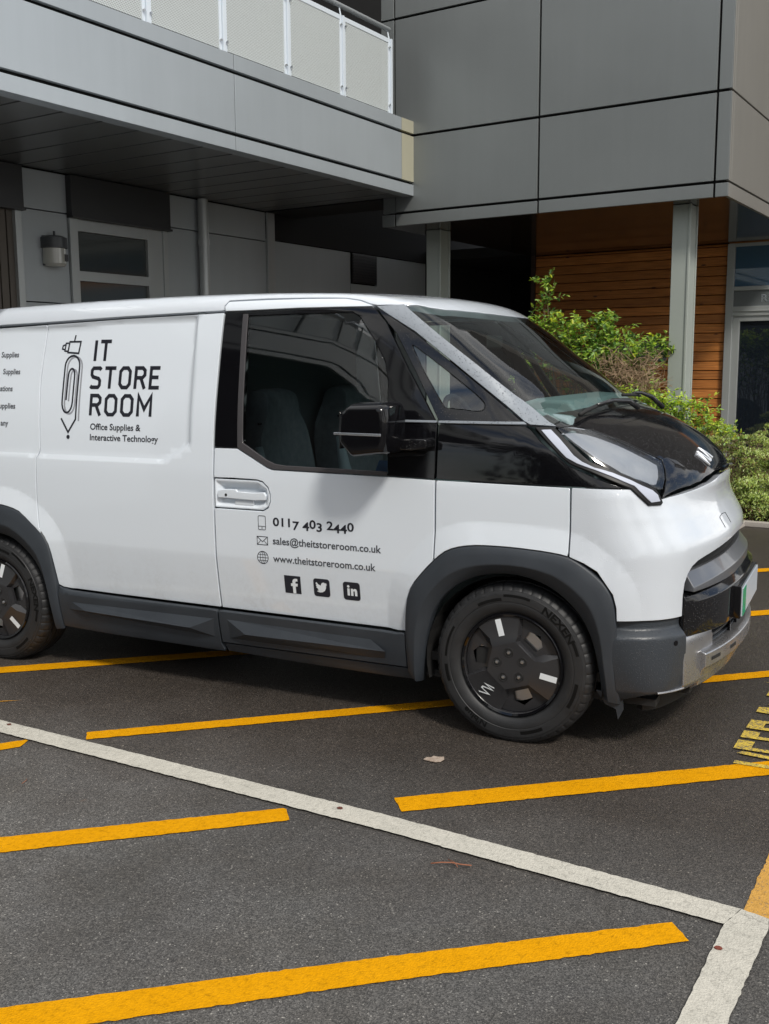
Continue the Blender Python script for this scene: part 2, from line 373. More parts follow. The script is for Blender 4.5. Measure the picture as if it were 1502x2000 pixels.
# ================================================================== VAN
def cast(O, D, n=44):
    t = np.zeros(D.shape[0])
    for i in range(n):
        f = bodyf(O+t[:, None]*D); t = t+f*.87
    return O+t[:, None]*D
def rays(space, A):
    A = np.asarray(A, float); a, b = A[:, 0], A[:, 1]; o = np.zeros(len(a))
    if space == 'S': return np.stack([a, o-1.5, b], 1), np.stack([o, o+1, o], 1)
    if space == 'T': return np.stack([a, b, o+2.2], 1), np.stack([o, o, o-1], 1)
    if space == 'N':
        p = np.radians(a); c, s = np.cos(p), np.sin(p); return np.stack([1.35*c, 1.35*s, b], 1), np.stack([-c, -s, o], 1)
    p = np.radians(b); c, s = np.cos(p), np.sin(p); return np.stack([a, -1.3*s, 1.0+1.3*c], 1), np.stack([o, s, -c], 1)
MET = {'S': (1, 1), 'T': (1, 1), 'N': (.0145, 1), 'R': (1, .0165)}
def onbody(space, A): O, D = rays(space, A); P = cast(O, D); return P, normal(P)
def shrink(poly, g, close0=True):
    n = len(poly); area = sum(poly[i][0]*poly[(i+1) % n][1]-poly[(i+1) % n][0]*poly[i][1] for i in range(n)); sg = 1 if area > 0 else -1; out = []
    for i in range(n):
        p = Vector(poly[i]); a = (p-Vector(poly[i-1])); b = (Vector(poly[(i+1) % n])-p)
        if a.length < 1e-9 or b.length < 1e-9: out.append(tuple(p)); continue
        a.normalize(); b.normalize(); na = Vector((-a.y, a.x))*sg; nb = Vector((-b.y, b.x))*sg; m_ = na+nb
        if m_.length < .1: out.append(tuple(p)); continue
        m_.normalize(); out.append(tuple(p+m_*(g/max(m_.dot(na), .45))))
    return out
def cut_loop(bm, pts):
    for a, b in zip(pts[:-1], pts[1:]):
        x0, x1 = min(a[0], b[0])-1e-4, max(a[0], b[0])+1e-4; y0, y1 = min(a[1], b[1])-1e-4, max(a[1], b[1])+1e-4; fs = []
        for f in bm.faces:
            xs = [v.co.x for v in f.verts]; ys = [v.co.y for v in f.verts]
            if max(xs) > x0 and min(xs) < x1 and max(ys) > y0 and min(ys) < y1: fs.append(f)
        if not fs: continue
        d = Vector((b[0]-a[0], b[1]-a[1])); g = list({v for f in fs for v in f.verts})+list({e for f in fs for e in f.edges})+fs
        bmesh.ops.bisect_plane(bm, geom=g, dist=2e-5, plane_co=(a[0], a[1], 0), plane_no=(-d.y, d.x, 0))
def fill_grid(loops, h, cuts=()):
    bm = bmesh.new(); es = []
    for lp in loops:
        vs = [bm.verts.new((p[0], p[1], 0)) for p in lp]; es += [bm.edges.new((vs[i], vs[(i+1) % len(vs)])) for i in range(len(vs))]
    bmesh.ops.triangle_fill(bm, use_beauty=True, edges=es)
    xs = [v.co.x for v in bm.verts]; ys = [v.co.y for v in bm.verts]
    for ax, lo, hi in ((0, min(xs), max(xs)), (1, min(ys), max(ys))):
        k = math.floor(lo/h)+1
        while k*h < hi:
            co = [0, 0, 0]; no = [0, 0, 0]; co[ax] = k*h+1.1e-4; no[ax] = 1
            bmesh.ops.bisect_plane(bm, geom=bm.verts[:]+bm.edges[:]+bm.faces[:], dist=2e-5, plane_co=co, plane_no=no); k += 1
    for c in cuts: cut_loop(bm, c)
    bmesh.ops.dissolve_degenerate(bm, dist=1e-5, edges=bm.edges[:])
    bm.verts.index_update(); V = [(v.co.x, v.co.y) for v in bm.verts]
    F = []
    for f in bm.faces:
        q = [v.index for v in f.verts]; a = sum(V[q[i]][0]*V[q[(i+1) % len(q)]][1]-V[q[(i+1) % len(q)]][0]*V[q[i]][1] for i in range(len(q)))
        if abs(a) < 1e-10: continue
        F.append(q if a > 0 else q[::-1])
    bm.free(); return V, F
def panel(name, poly, space, m, parent, off=0.0, th=.02, h=.05, gap=.0022, bev=.003, rel=None, holes=(), far=True, join=False, hgap=None, cuts=()):
    ka, kb = MET[space]; sc = lambda P: [(p[0]*ka, p[1]*kb) for p in P]
    axis0 = {'T': 1, 'N': 0, 'R': 1}.get(space)
    P0 = sc(poly); P1 = shrink(P0, gap+bev)
    if join: P1 = [tuple(0.0 if (j == axis0 and abs(P0[i][j]) < 1e-9) else P1[i][j] for j in (0, 1)) for i in range(len(P0))]
    loops = [P1]+[shrink(sc(q), -((hgap if hgap is not None else gap)+bev)) for q in holes]
    V2, F = fill_grid(loops, h, cuts); V2 = np.array(V2); A = V2/np.array([ka, kb])
    P, n = onbody(space, A)
    def rr(Q): return (rel(Q) if rel else 0.0)
    r0 = rr(P); Nn = n.copy()
    if rel:
        e = .003; gx = (rr(P+[e,0,0])-rr(P-[e,0,0]))/(2*e); gz = (rr(P+[0,0,e])-rr(P-[0,0,e]))/(2*e); Nn[:, 0] -= gx; Nn[:, 2] -= gz; Nn /= np.linalg.norm(Nn, axis=1, keepdims=True)
    T3 = P+n*(off+np.asarray(r0)).reshape(-1, 1) if rel else P+n*off
    # orientation check of faces (outward)
    f0 = F[len(F)//2]; c = np.cross(T3[f0[1]]-T3[f0[0]], T3[f0[2]]-T3[f0[0]])
    if c@n[f0[0]] < 0: F = [f[::-1] for f in F]
    ec = {}
    for f in F:
        for i in range(len(f)):
            e = (f[i], f[(i+1) % len(f)]); k = (min(e), max(e)); ec.setdefault(k, []).append(e)
    be = [v[0] for v in ec.values() if len(v) == 1]
    if join: be = [e for e in be if not (abs(V2[e[0]][axis0]) < 1e-6 and abs(V2[e[1]][axis0]) < 1e-6)]
    outn = {}
    for a, b in be:
        d = T3[b]-T3[a]; o = np.cross(d, n[a]); l = np.linalg.norm(o)
        if l < 1e-9: continue
        o /= l
        for v in (a, b): outn[v] = outn.get(v, 0)+o
    V = [p for p in T3]; NV = [q for q in Nn]; i1 = {}; i2 = {}
    for v, o in outn.items():
        o = o/max(np.linalg.norm(o), 1e-6)
        i1[v] = len(V); V.append(T3[v]+o*bev-n[v]*bev); NV.append(o)
        i2[v] = len(V); V.append(T3[v]+o*bev-n[v]*(bev+th)); NV.append(o)
    FF = [tuple(f) for f in F]
    for a, b in be:
        if a in i1 and b in i1: FF += [(b, a, i1[a], i1[b]), (i1[b], i1[a], i2[a], i2[b])]
    V = np.array(V); NV = np.array(NV); res = []
    def make(V, NV, FF):
        me = bpy.data.meshes.new(name); me.from_pydata([tuple(map(float, v)) for v in V], [], [tuple(map(int, f)) for f in FF])
        me.materials.append(m); me.polygons.foreach_set('use_smooth', [True]*len(me.polygons))
        me.normals_split_custom_set_from_vertices([tuple(map(float, q)) for q in NV]); me.update()
        o = bpy.data.objects.new(name, me); COL.objects.link(o); o.parent = parent; res.append(o); return o
    flip = np.array([1, -1, 1])
    if join: k = len(V); make(np.vstack([V, V*flip]), np.vstack([NV, NV*flip]), FF+[tuple(i+k for i in f[::-1]) for f in FF])
    else:
        make(V, NV, FF)
        if far: make(V*flip, NV*flip, [f[::-1] for f in FF])
    return res
def curve(P, n=4):
    P = [Vector(p) for p in P]; out = []
    for i in range(len(P)-1):
        a, b, c, d = P[max(i-1, 0)], P[i], P[i+1], P[min(i+2, len(P)-1)]
        for k in range(n):
            t = k/n; out.append(tuple(.5*((2*b)+(c-a)*t+(2*a-5*b+4*c-d)*t*t+(3*b-3*c+d-a)*t**3)))
    out.append(tuple(P[-1])); return out

# ---- outlines measured on the van, side view (x, z) unless noted
AF = curve([(-.488,.439),(-.482,.55),(-.461,.638),(-.409,.709),(-.349,.774),(-.290,.824),(-.225,.849),(-.15,.861),(-.075,.864),(.008,.864),(.10,.860),(.18,.854),(.252,.842),(.300,.818),(.345,.788),(.395,.745),(.425,.70),(.441,.645),(.447,.588)], 2)
AFI = curve([(-.428,.203),(-.412,.32),(-.395,.415),(-.366,.52),(-.32,.604),(-.254,.668),(-.172,.716),(-.075,.742),(.03,.745),(.125,.724),(.199,.688),(.265,.634),(.322,.56),(.358,.462),(.378,.353),(.385,.262)], 2)
AR = curve([(-3.49,.47),(-3.44,.586),(-3.42,.691),(-3.37,.757),(-3.30,.812),(-3.22,.856),(-3.12,.880),(-3.0,.888),(-2.905,.886),(-2.833,.878),(-2.753,.856),(-2.675,.812),(-2.607,.757),(-2.563,.691),(-2.544,.586),(-2.531,.47)], 2)
ARI = curve([(-3.38,.245),(-3.385,.30),(-3.37,.40),(-3.34,.50),(-3.28,.59),(-3.20,.665),(-3.10,.712),(-3.0,.728),(-2.90,.718),(-2.828,.699),(-2.75,.650),(-2.681,.583),(-2.634,.497),(-2.612,.388),(-2.602,.30),(-2.606,.235)], 2)
RECESS = [(-3.78,1.80),(-2.619,1.838),(-2.118,1.858),(-1.648,1.870),(-1.635,1.237),(-1.80,1.148),(-2.60,1.148),(-3.78,1.148)]
AFc = np.array(AF+[(.447,.2),(-.488,.2)]); ARc = np.array(AR+[(-2.531,.2),(-3.49,.2)]); AFIc = np.array(AFI); ARIc = np.array(ARI); RCc = np.array(RECESS)
def grow(pts, g):
    P = [Vector(p) for p in pts]; out = []
    for i, p in enumerate(P):
        d = (P[min(i+1, len(P)-1)]-P[max(i-1, 0)]).normalized(); out.append(tuple(p+Vector((-d.y, d.x))*g))
    return out
CZ = .712
FLC = [grow(AF, .10), grow(AR, .10)]; CRL = [(-3.9,CZ),(-.30,CZ)]; RCL = RECESS[4:8]
RCUT = [RECESS[1:7], [(-2.619,1.818),(-2.118,1.838),(-1.667,1.850),(-1.655,1.246),(-1.808,1.168),(-2.60,1.168),(-3.76,1.168)]]
def flare(P):
    d = np.minimum(sdpoly(P[:,0], P[:,2], AFc), sdpoly(P[:,0], P[:,2], ARc)); return .020*np.clip(1-d/.10, 0, 1)-.085*np.maximum(0, CZ-P[:,2])*np.clip((-.30-P[:,0])/.1, 0, 1)
def flare_side(P):
    d = sdpoly(P[:,0], P[:,2], RCc); return flare(P)-.013*np.clip(-d/.020, 0, 1)
def arch_rel(P):
    d = np.minimum(sdpoly(P[:,0], P[:,2], AFIc), sdpoly(P[:,0], P[:,2], ARIc)); return .034*np.clip((d+.004)/.05, 0, 1)-.004-.010*np.clip((d-.05)/.09, 0, 1)

van = empty('van'); tag(van, 'white electric panel van with black bonnet and window surround, parked across the hatched bay', 'van')
ws_edge = curve([(-.56,-.785),(-.475,-.690),(-.431,-.615),(-.385,-.45),(-.357,-.287),(-.345,-.14),(-.342,0)], 2)

# ---- side panels
door_poly = [(-.345,1.131)]+[(-.572,1.136),(-1.158,1.142),(-1.176,1.144),(-1.195,1.151),(-1.363,1.235),(-1.498,1.235)] + \
   [(-1.498,1.090),(-1.386,1.092),(-1.256,1.090),(-1.222,1.083),(-1.193,1.058),(-1.181,1.025),(-1.181,.992),(-1.193,.962),(-1.222,.945),(-1.498,.945)] + \
   [(-1.498,.440)]+[(-.60,.436),(-.535,.433),(-.488,.439)]+[p for p in AF[1:] if p[0] < -.346 and p[1] < .79]+[(-.345,.779)]
dr = panel('front_door', door_poly, 'S', M_WHITE, van, h=.022, rel=flare, th=.035, cuts=[FLC[0], CRL])
panel('handle_recess', [(-1.495,1.087),(-1.256,1.087),(-1.224,1.080),(-1.196,1.056),(-1.184,1.025),(-1.184,.992),(-1.196,.964),(-1.224,.948),(-1.495,.948)], 'S', M_WHITE, dr[0], off=-.004, th=.01, h=.012,
      gap=.0, bev=.004, rel=lambda P: -.030*np.clip(-sdpoly(P[:,0], P[:,2], np.array([(-1.49,1.078),(-1.25,1.078),(-1.20,1.05),(-1.19,1.01),(-1.20,.97),(-1.25,.957),(-1.49,.957)]))/.035, 0, 1), far=False)
panel('side_window_surround', [(-1.498,1.876),(-1.393,1.877),(-1.087,1.881),(-.700,1.881),(-.631,1.812),(-.507,1.608),(-.347,1.368),(-.345,1.131),(-.572,1.136),(-1.158,1.142),(-1.176,1.144),(-1.195,1.151),(-1.363,1.235),(-1.498,1.235)],
      'S', M_BLACK, van, h=.04, holes=[[(-1.361,1.855),(-.806,1.860),(-.765,1.838),(-.683,1.735),(-.621,1.642),(-.597,1.55),(-.573,1.150),(-1.105,1.157),(-1.15,1.162),(-1.194,1.178),(-1.332,1.252)]], hgap=0, th=.02)
panel('side_window', [(-1.359,1.853),(-.807,1.858),(-.767,1.836),(-.685,1.733),(-.623,1.640),(-.599,1.549),(-.575,1.152),(-1.105,1.159),(-1.15,1.164),(-1.194,1.180),(-1.330,1.254)], 'S', M_GLASS, van, off=-.004, th=.0, h=.06, gap=0, bev=.0005)
panel('window_seal', [(-1.392,1.866),(-1.362,1.866),(-1.334,1.262),(-1.198,1.186),(-1.155,1.170),(-1.105,1.164),(-.575,1.158),(-.573,1.138),(-1.158,1.143),(-1.196,1.153),(-1.364,1.238)], 'S', M_GASKET, van, off=.004, th=.006, h=.05, gap=0, bev=.003)
panel('cab_roof_rail', [(-1.498,1.880),(-1.505,1.905),(-1.488,1.930),(-1.275,1.932),(-1.06,1.931),(-.858,1.926),(-.782,1.914),(-.729,1.896),(-.703,1.884),(-1.087,1.884),(-1.393,1.880)], 'S', M_WHITE, van, h=.03, gap=.0015)
slide_poly = [(-2.622,1.842),(-2.118,1.860),(-1.648,1.872),(-1.502,1.876),(-1.502,.440),(-1.838,.442),(-2.153,.444),(-2.455,.448),(-2.505,.456),(-2.531,.47)]+AR[::-1][1:10]+[(-2.612,.76),(-2.626,.842),(-2.636,.915),(-2.632,1.144),(-2.616,1.19),(-2.637,1.558)]
panel('sliding_door', slide_poly, 'S', M_WHITE, van, h=.03, rel=flare_side, cuts=[FLC[1], CRL]+RCUT)
rear_poly = [(-2.622,1.842),(-2.637,1.558),(-2.616,1.19),(-2.632,1.144),(-2.636,.915),(-2.626,.842),(-2.612,.762)]+AR[::-1][10:]+[(-3.80,.47),(-3.84,.9),(-3.84,1.5),(-3.78,1.80)]
panel('rear_side_panel', rear_poly, 'S', M_WHITE, van, h=.03, rel=flare_side, cuts=[FLC[1], CRL]+RCUT)
panel('front_wing', [(-.342,1.131),(.249,1.126),(.252,1.0),(.252,.842)]+[p for p in AF[::-1] if -.343 < p[0] < .25]+[(-.342,.781)], 'S', M_WHITE, van, h=.022, rel=flare, cuts=FLC[:1])
panel('wing_trim', [(-.342,1.373),(.040,1.372),(.068,1.357),(.12,1.307),(.195,1.249),(.236,1.216),(.300,1.190),(.352,1.167),(.461,1.127),(.35,1.1265),(.249,1.127),(-.342,1.132)], 'S', M_BLACK, van, h=.04)
panel('quarter_panel', [(-.690,1.876),(-.66,1.869),(-.488,1.762),(-.299,1.627),(.030,1.386),(.040,1.376),(-.342,1.376),(-.471,1.588),(-.577,1.755)], 'S', M_BLACKWET, van, h=.04,
      holes=[curve([(-.497,1.706),(-.477,1.697),(-.34,1.604),(-.203,1.507),(-.158,1.472),(-.143,1.452),(-.147,1.432),(-.176,1.426),(-.227,1.431),(-.311,1.439),(-.335,1.455),(-.42,1.575),(-.489,1.687),(-.497,1.706)], 2)[:-1]], hgap=0)
panel('quarter_window', curve([(-.496,1.704),(-.476,1.695),(-.34,1.602),(-.203,1.505),(-.160,1.471),(-.145,1.452),(-.149,1.434),(-.176,1.428),(-.227,1.433),(-.311,1.441),(-.334,1.456),(-.419,1.575),(-.488,1.686)], 2)[:-1], 'S', M_GLASS, van, off=-.003, th=0, h=.06, gap=0, bev=.0005)
panel('windscreen_pillar', [(-.69,1.880),(-.566,1.886),(-.384,1.752),(-.200,1.620),(-.026,1.490),(.132,1.384),(.165,1.366),(.061,1.372),(.033,1.386),(-.299,1.630),(-.488,1.765)], 'S', M_PILLAR, van, h=.03, off=.005, gap=.0005, bev=.0015)
panel('belt_ledge', [(-.342,1.384),(.036,1.384),(.050,1.372),(-.342,1.3725)], 'S', M_PILLAR, van, h=.05, off=.007, gap=0, bev=.002)
panel('belt_ledge', [(-.60,1.384),(-.352,1.384),(-.348,1.3735),(-.60,1.3735)], 'S', M_PILLAR, van, h=.05, off=.007, gap=0, bev=.002)
# ---- cladding
def resample(P, n):
    P = np.array(P); s = np.r_[0, np.cumsum(np.linalg.norm(np.diff(P, axis=0), axis=1))]; t = np.linspace(0, s[-1], n); return np.stack([np.interp(t, s, P[:,0]), np.interp(t, s, P[:,1])], 1)
def arch_strip(outer, inner):
    n = 90; A = resample(outer, n); B = resample(inner, n)
    rows = [(0,-.012),(0,.010),(.015,.018),(.05,.0215),(.30,.028),(.56,.034),(.60,.0345),(.63,.033),(.80,.016),(.97,.001),(1.0,-.006),(1.0,-.05)]; V = []; F = []
    for t, o in rows: P, nn_ = onbody('S', A*(1-t)+B*t); V += list(P+nn_*o)
    for r in range(len(rows)-1):
        for i in range(n-1): F.append((r*n+i, r*n+i+1, (r+1)*n+i+1, (r+1)*n+i))
    for s in (1, -1):
        mb = MB(); mb.add([(v[0], v[1]*s, v[2]) for v in V], F); mb.build('wheel_arch', M_CLAD, van, angle=50)
arch_strip([(-.489,.262)]+AF+[(.452,.54),(.449,.42),(.458,.326),(.462,.236)], AFI)
arch_strip([(-3.49,.245)]+AR+[(-2.531,.232)], ARI)
def clad_rel(P): return .004+.012*np.clip((.449-P[:,2])/.012, 0, 1)
sc_ = panel('side_cladding', [(-2.530,.469),(-2.505,.455),(-2.455,.447),(-2.153,.443),(-1.838,.441),(-1.502,.439),(-1.502,.268),(-1.485,.224),(-1.782,.226),(-2.205,.229),(-2.530,.240)], 'S', M_CLAD, van, h=.03, rel=clad_rel)
dc_ = panel('door_cladding', [(-1.498,.439),(-.60,.435),(-.535,.432),(-.489,.438),(-.489,.272),(-1.498,.272)], 'S', M_CLAD, van, h=.03, rel=clad_rel)
panel('sill', [(-1.500,.265),(-.489,.265),(-.43,.262),(-.43,.203),(-1.039,.206),(-1.482,.218)], 'S', M_CLAD, van, h=.05, off=.004)
def wedge(pts, parent, s):
    P, n = onbody('S', [p[:2] for p in pts]); Q = P+n*np.array([[p[2]] for p in pts]); Q[:, 1] *= s
    F = [(0,1,2,3),(0,3,4),(3,2,5,4),(2,1,5)]; F = F if s > 0 else [f[::-1] for f in F]
    return mesh_obj('step_ledge', Q, F, M_CLAD, parent)
for s, i in ((1, 0), (-1, 1)):
    wedge([(-1.455,.400,.015),(-.670,.391,.015),(-.586,.346,.032),(-1.33,.346,.046),(-1.45,.300,.015),(-.60,.300,.015)], dc_[i], s)
    wedge([(-2.44,.388,.015),(-1.52,.395,.015),(-1.66,.345,.046),(-2.33,.357,.040),(-2.47,.345,.015),(-1.53,.298,.015)], sc_[i], s)
# ---- roof, windscreen, bonnet, lamps
roof = [(-.342,0)]
R_ws = [(-.357,18.4),(-.385,27.5),(-.431,35.4),(-.475,38.6),(-.56,41.2)]
panel('roof', [(-.342,0),(-.345,8.5)]+R_ws+[(-.583,41.3),(-.69,41.9),(-.729,41.5),(-.782,40.5),(-.858,39.9),(-1.06,39.8),(-1.275,39.8),(-1.488,40.1),(-1.505,41.3),(-1.498,42.4),(-1.52,42.55),(-1.648,42.65),(-2.118,43.1),(-2.618,43.8),(-3.0,44.2),(-3.79,45.3),(-3.82,25),(-3.83,0)], 'R', M_WHITEWET, van, join=True, h=.04, gap=.0018, th=.03)
ws_low = [(.150,-.856),(.190,-.74),(.235,-.58),(.262,-.40),(.275,-.2),(.280,0)]
panel('windscreen', ws_edge+[p for p in ws_low[::-1]]+[(.118,-.852),(-.041,-.832),(-.215,-.830),(-.399,-.815),(-.52,-.797)], 'T', M_WS, van, join=True, h=.05, gap=.001, th=0, bev=.0005, off=-.003)
panel('windscreen_border', [(-.56,-.785),(-.52,-.797),(-.399,-.815),(-.215,-.830),(-.041,-.832),(.118,-.852),(.150,-.856),(.190,-.74),(.235,-.58),(.262,-.40),(.275,-.2),(.280,0),(.235,0),(.225,-.2),(.208,-.42),(.17,-.62),(.12,-.765),(.095,-.835),(-.05,-.822),(-.215,-.820),(-.399,-.804),(-.54,-.775)], 'T', M_DARK, van, join=True, h=.05, gap=0, th=0, bev=.0005, off=-.010)
hood_rear = [(.400,0),(.395,-.15),(.383,-.3),(.362,-.45),(.332,-.59),(.300,-.68),(.255,-.755),(.205,-.82),(.165,-.858)]
panel('cowl', ws_low[::-1]+hood_rear[::-1], 'T', M_BLACKWET, van, join=True, h=.05, off=-.006, gap=.001)
lamp_top = [(.172,-.862),(.219,-.815),(.262,-.772),(.305,-.744),(.377,-.706),(.463,-.668),(.520,-.632),(.549,-.608),(.568,-.640),(.582,-.690),(.585,-.735)]
panel('bonnet', hood_rear+lamp_top+[(.583,-.775),(.614,-.695),(.663,-.545),(.690,-.430),(.709,-.282),(.719,-.14),(.722,0)], 'T', M_BLACKWET, van, join=True, h=.035)
LOWL = [(.585,-.742),(.574,-.766),(.559,-.785),(.501,-.832),(.436,-.865),(.385,-.885),(.338,-.897),(.285,-.897),(.243,-.893),(.198,-.882),(.168,-.870)]
hl = panel('headlight', lamp_top+LOWL, 'T', M_LENS, van, h=.03, off=.001, th=.004)
for i, o in enumerate(hl):
    q = panel('lamp_reflector', lamp_top+LOWL, 'T', mat('lamp_inner', (.40,.42,.445), .35, .05) if i == 0 else bpy.data.materials['lamp_inner'], o, h=.03, off=-.016, gap=.018, th=.004, far=(i == 1))
    if i == 1: bpy.data.objects.remove(q[0])
dro = [(.080,1.362),(.115,1.363),(.158,1.362),(.198,1.330),(.243,1.292),(.286,1.255),(.319,1.229),(.37,1.209),(.437,1.181),(.502,1.151),(.558,1.119),(.577,1.089),(.587,1.061),(.582,1.052),(.541,1.054),(.519,1.079),(.476,1.122),(.41,1.150),(.323,1.188),(.245,1.218),(.211,1.242),(.156,1.291)]
dri = [(.106,1.350),(.149,1.351),(.187,1.320),(.228,1.281),(.255,1.253),(.289,1.229),(.338,1.206),(.405,1.184),(.471,1.155),(.547,1.113),(.566,1.094),(.577,1.066),(.545,1.064),(.520,1.092),(.484,1.129),(.408,1.164),(.339,1.192),(.269,1.219),(.225,1.242),(.175,1.287)]
ds = panel('running_light', dro, 'S', mat('lamp_bezel', (.008, .008, .009), .45, 0, 0, .3), van, h=.03, off=.010, th=.02, gap=0, bev=.004)
for i, o in enumerate(ds):
    q = panel('light_strip', dri, 'S', M_LAMPWHITE, o, h=.03, off=.0145, th=.004, gap=.0015, bev=.002, far=(i == 1))
    if i == 1: bpy.data.objects.remove(q[0])
# ---- nose
nose = [(-75,1.127),(-66,1.126),(-60.0,1.125),(-57.5,1.105),(-55.4,1.082),(-53.5,1.076),(-49.3,1.082),(-42.4,1.087),(-32.4,1.097),(-19.9,1.109),(-9,1.120),(0,1.124),(0,.843),(-8,.843),(-13.8,.841),(-22,.836),(-30.7,.827),(-38,.816),(-41.9,.806),(-44.4,.789),(-46,.764),(-47.1,.727),(-47.5,.674),(-47.4,.587),(-64.2,.588),(-64.4,.645),(-65.2,.70),(-66.9,.745),(-68.6,.788),(-71.5,.818),(-75,.842)]
q_ = [p for p in FLC[0] if p[0] > .2]; P_, n_ = onbody('S', q_); NC = [[(math.degrees(math.atan2(p[1], p[0]))*.0145, p[2]) for p in P_]]
nz_ = panel('front_bumper', nose, 'N', M_WHITEWET, van, join=True, h=.022, rel=flare, th=.03, cuts=NC)
def bl_rel(P):
    z = P[:,2]; return np.interp(z, [.245,.30,.50,.518,.548,.556,.60], [.010,.026,.024,.022,-.012,-.014,-.014])
panel('bumper_cladding', [(-64.2,.586),(-55.5,.586),(-47.5,.584),(-47.2,.30),(-57.1,.285),(-62.8,.240),(-63.6,.328),(-64.6,.418),(-65.4,.504),(-65.6,.530)], 'N', M_CLADWET, van, h=.016, rel=bl_rel, gap=.001)
PHI = np.linspace(-47.4, 47.4, 49)
def sweep(name, sec, m, parent, p0=-47.4, p1=47.4, n=49, zref=.62, smooth=True, end=True, bev=0):
    ph = np.linspace(p0, p1, n); O, D = rays('N', np.stack([ph, np.full(n, zref)], 1)); B = cast(O, D); nn = normal(B); nn[:, 2] = 0; nn /= np.linalg.norm(nn, axis=1, keepdims=True)
    V = []; F = []; k = None
    for i in range(n):
        s = sec(abs(ph[i])); k = len(s)
        for o, z in s: p = B[i]+nn[i]*o; V.append((p[0], p[1], z))
    for i in range(n-1):
        for j in range(k): a = i*k+j; b = i*k+(j+1) % k; F.append((a, b, b+k, a+k))
    if end: F += [tuple(range(k-1, -1, -1)), tuple(range((n-1)*k, n*k))]
    mb = MB(); mb.add(V, F); return mb.build(name, m, parent, bevel=bev, angle=None if bev else 35)
t_ = lambda p: min(p/47.4, 1)
sweep('bumper_recess', lambda p: [(-.05,.86),(-.035,.86),(-.030,.40),(-.05,.40)], M_DARK, van)
sweep('bumper_bar', lambda p: [(-.04,.770),(-.012,.785-.020*t_(p)**3),(.030,.735-.028*t_(p)**3),(.030,.690),(-.04,.690)], mat('bar_gloss', (.09,.095,.105), .28, 0, .4), van, -46.0, 46.0, bev=.004)
sweep('bumper_grille_block', lambda p: [(-.03,.70-.02*t_(p)**4),(.024*(1-t_(p)**6)+.004,.700-.03*t_(p)**2),(.050*(1-t_(p)**6)+.008,.672-.03*t_(p)**2),(.052*(1-t_(p)**6)+.006,.53),(.046*(1-t_(p)**6)+.004,.500),(-.03,.495)], M_BLACKWET, van, -47.3, 47.3, bev=.006)
lg = sweep('lower_grille', lambda p: [(-.03,.50),(.0,.50),(.004,.41),(-.03,.41)], M_BLACK, van, -40, 40)
for zz in (.435, .462, .486): sweep('grille_slat', lambda p, zz=zz: [(.0,zz+.004),(.012,zz+.004),(.012,zz-.004),(.0,zz-.004)], M_CLAD, lg, -38, 38)
for s in (-1, 1):
    for ph in (17, 6):
        sweep('grille_divider', lambda p: [(.0,.498),(.022,.498),(.024,.412),(.0,.412)], M_BLACK, lg, s*ph-.5, s*ph+.5, 3)
sk = lambda p: [(-.03,.425),(.020+.03*(1-t_(p)),.425-.005*t_(p)),(.045+.022*(1-t_(p)),.412),(.045+.022*(1-t_(p)),.352),(.030+.02*(1-t_(p)),.335),(.015,.268),(-.02,.245),(-.06,.245)]
skid = sweep('skid_plate', sk, M_SILVER, van, -41, 41, n=41, bev=.005)
for s in (-1, 1):
    sweep('bumper_corner', lambda p: [(-.03,.502),(.010,.502),(.020,.47),(.026,.30),(.010,.275),(-.03,.262)], M_SILVER, van, s*48.2, s*33.5, 9, bev=.006)
    sweep('skid_wing', lambda p: [(.0,.296),(.020,.292),(.022,.285),(.0,.278)], M_SILVER, van, s*55, s*47.5, 7, bev=.002)
    for ph in (20, 33): sweep('skid_slot', lambda p: [(.045+.022*(1-t_(p)),.388),(.0475+.022*(1-t_(p)),.388),(.0475+.022*(1-t_(p)),.374),(.045+.022*(1-t_(p)),.374)], M_DARK, skid, s*ph, s*(ph+5), 5)
sweep('air_dam', lambda p: [(-.12,.262),(-.06,.262),(-.075,.185),(-.12,.185)], M_DARK, van, -56, 56)
P_, n_ = onbody('N', [(-51.0,.492)])
for s in (1, -1):
    q = P_[0]*np.array([1,s,1]); nq = n_[0]*np.array([1,s,1]); b = MB()
    c0 = Vector(q)+Vector(nq)*.022; b.tube([c0, c0+Vector(nq)*.004], .011, 16); b.build('parking_sensor', M_BLACK, van)
# tow-eye cover: a fine cut line round a small flap
P_, n_ = onbody('N', [(-20.5,.900),(-21.5,.945),(-17.5,.953),(-12.5,.950),(-11.5,.905)]); b = MB(); b.tube([Vector(p)+Vector(q)*.0006 for p, q in zip(P_, n_)], .0016, 6); b.build('tow_cover', M_CLAD, van)
# number plate
pl = MB(); X0 = .862; pl.box((X0,-.335,.515), (X0+.006,.255,.640)); plate = pl.build('number_plate', mat('plate_white', (.46,.51,.57), .3), van)
b = MB(); b.box((X0-.04,-.347,.505), (X0-.001,.267,.652)); b.build('plate_holder', M_BLACK, van, bevel=.004)
b = MB(); b.box((X0+.0065,-.333,.517), (X0+.0085,-.235,.638)); b.build('green_band', mat('plate_green', (.0,.30,.14), .3), plate)
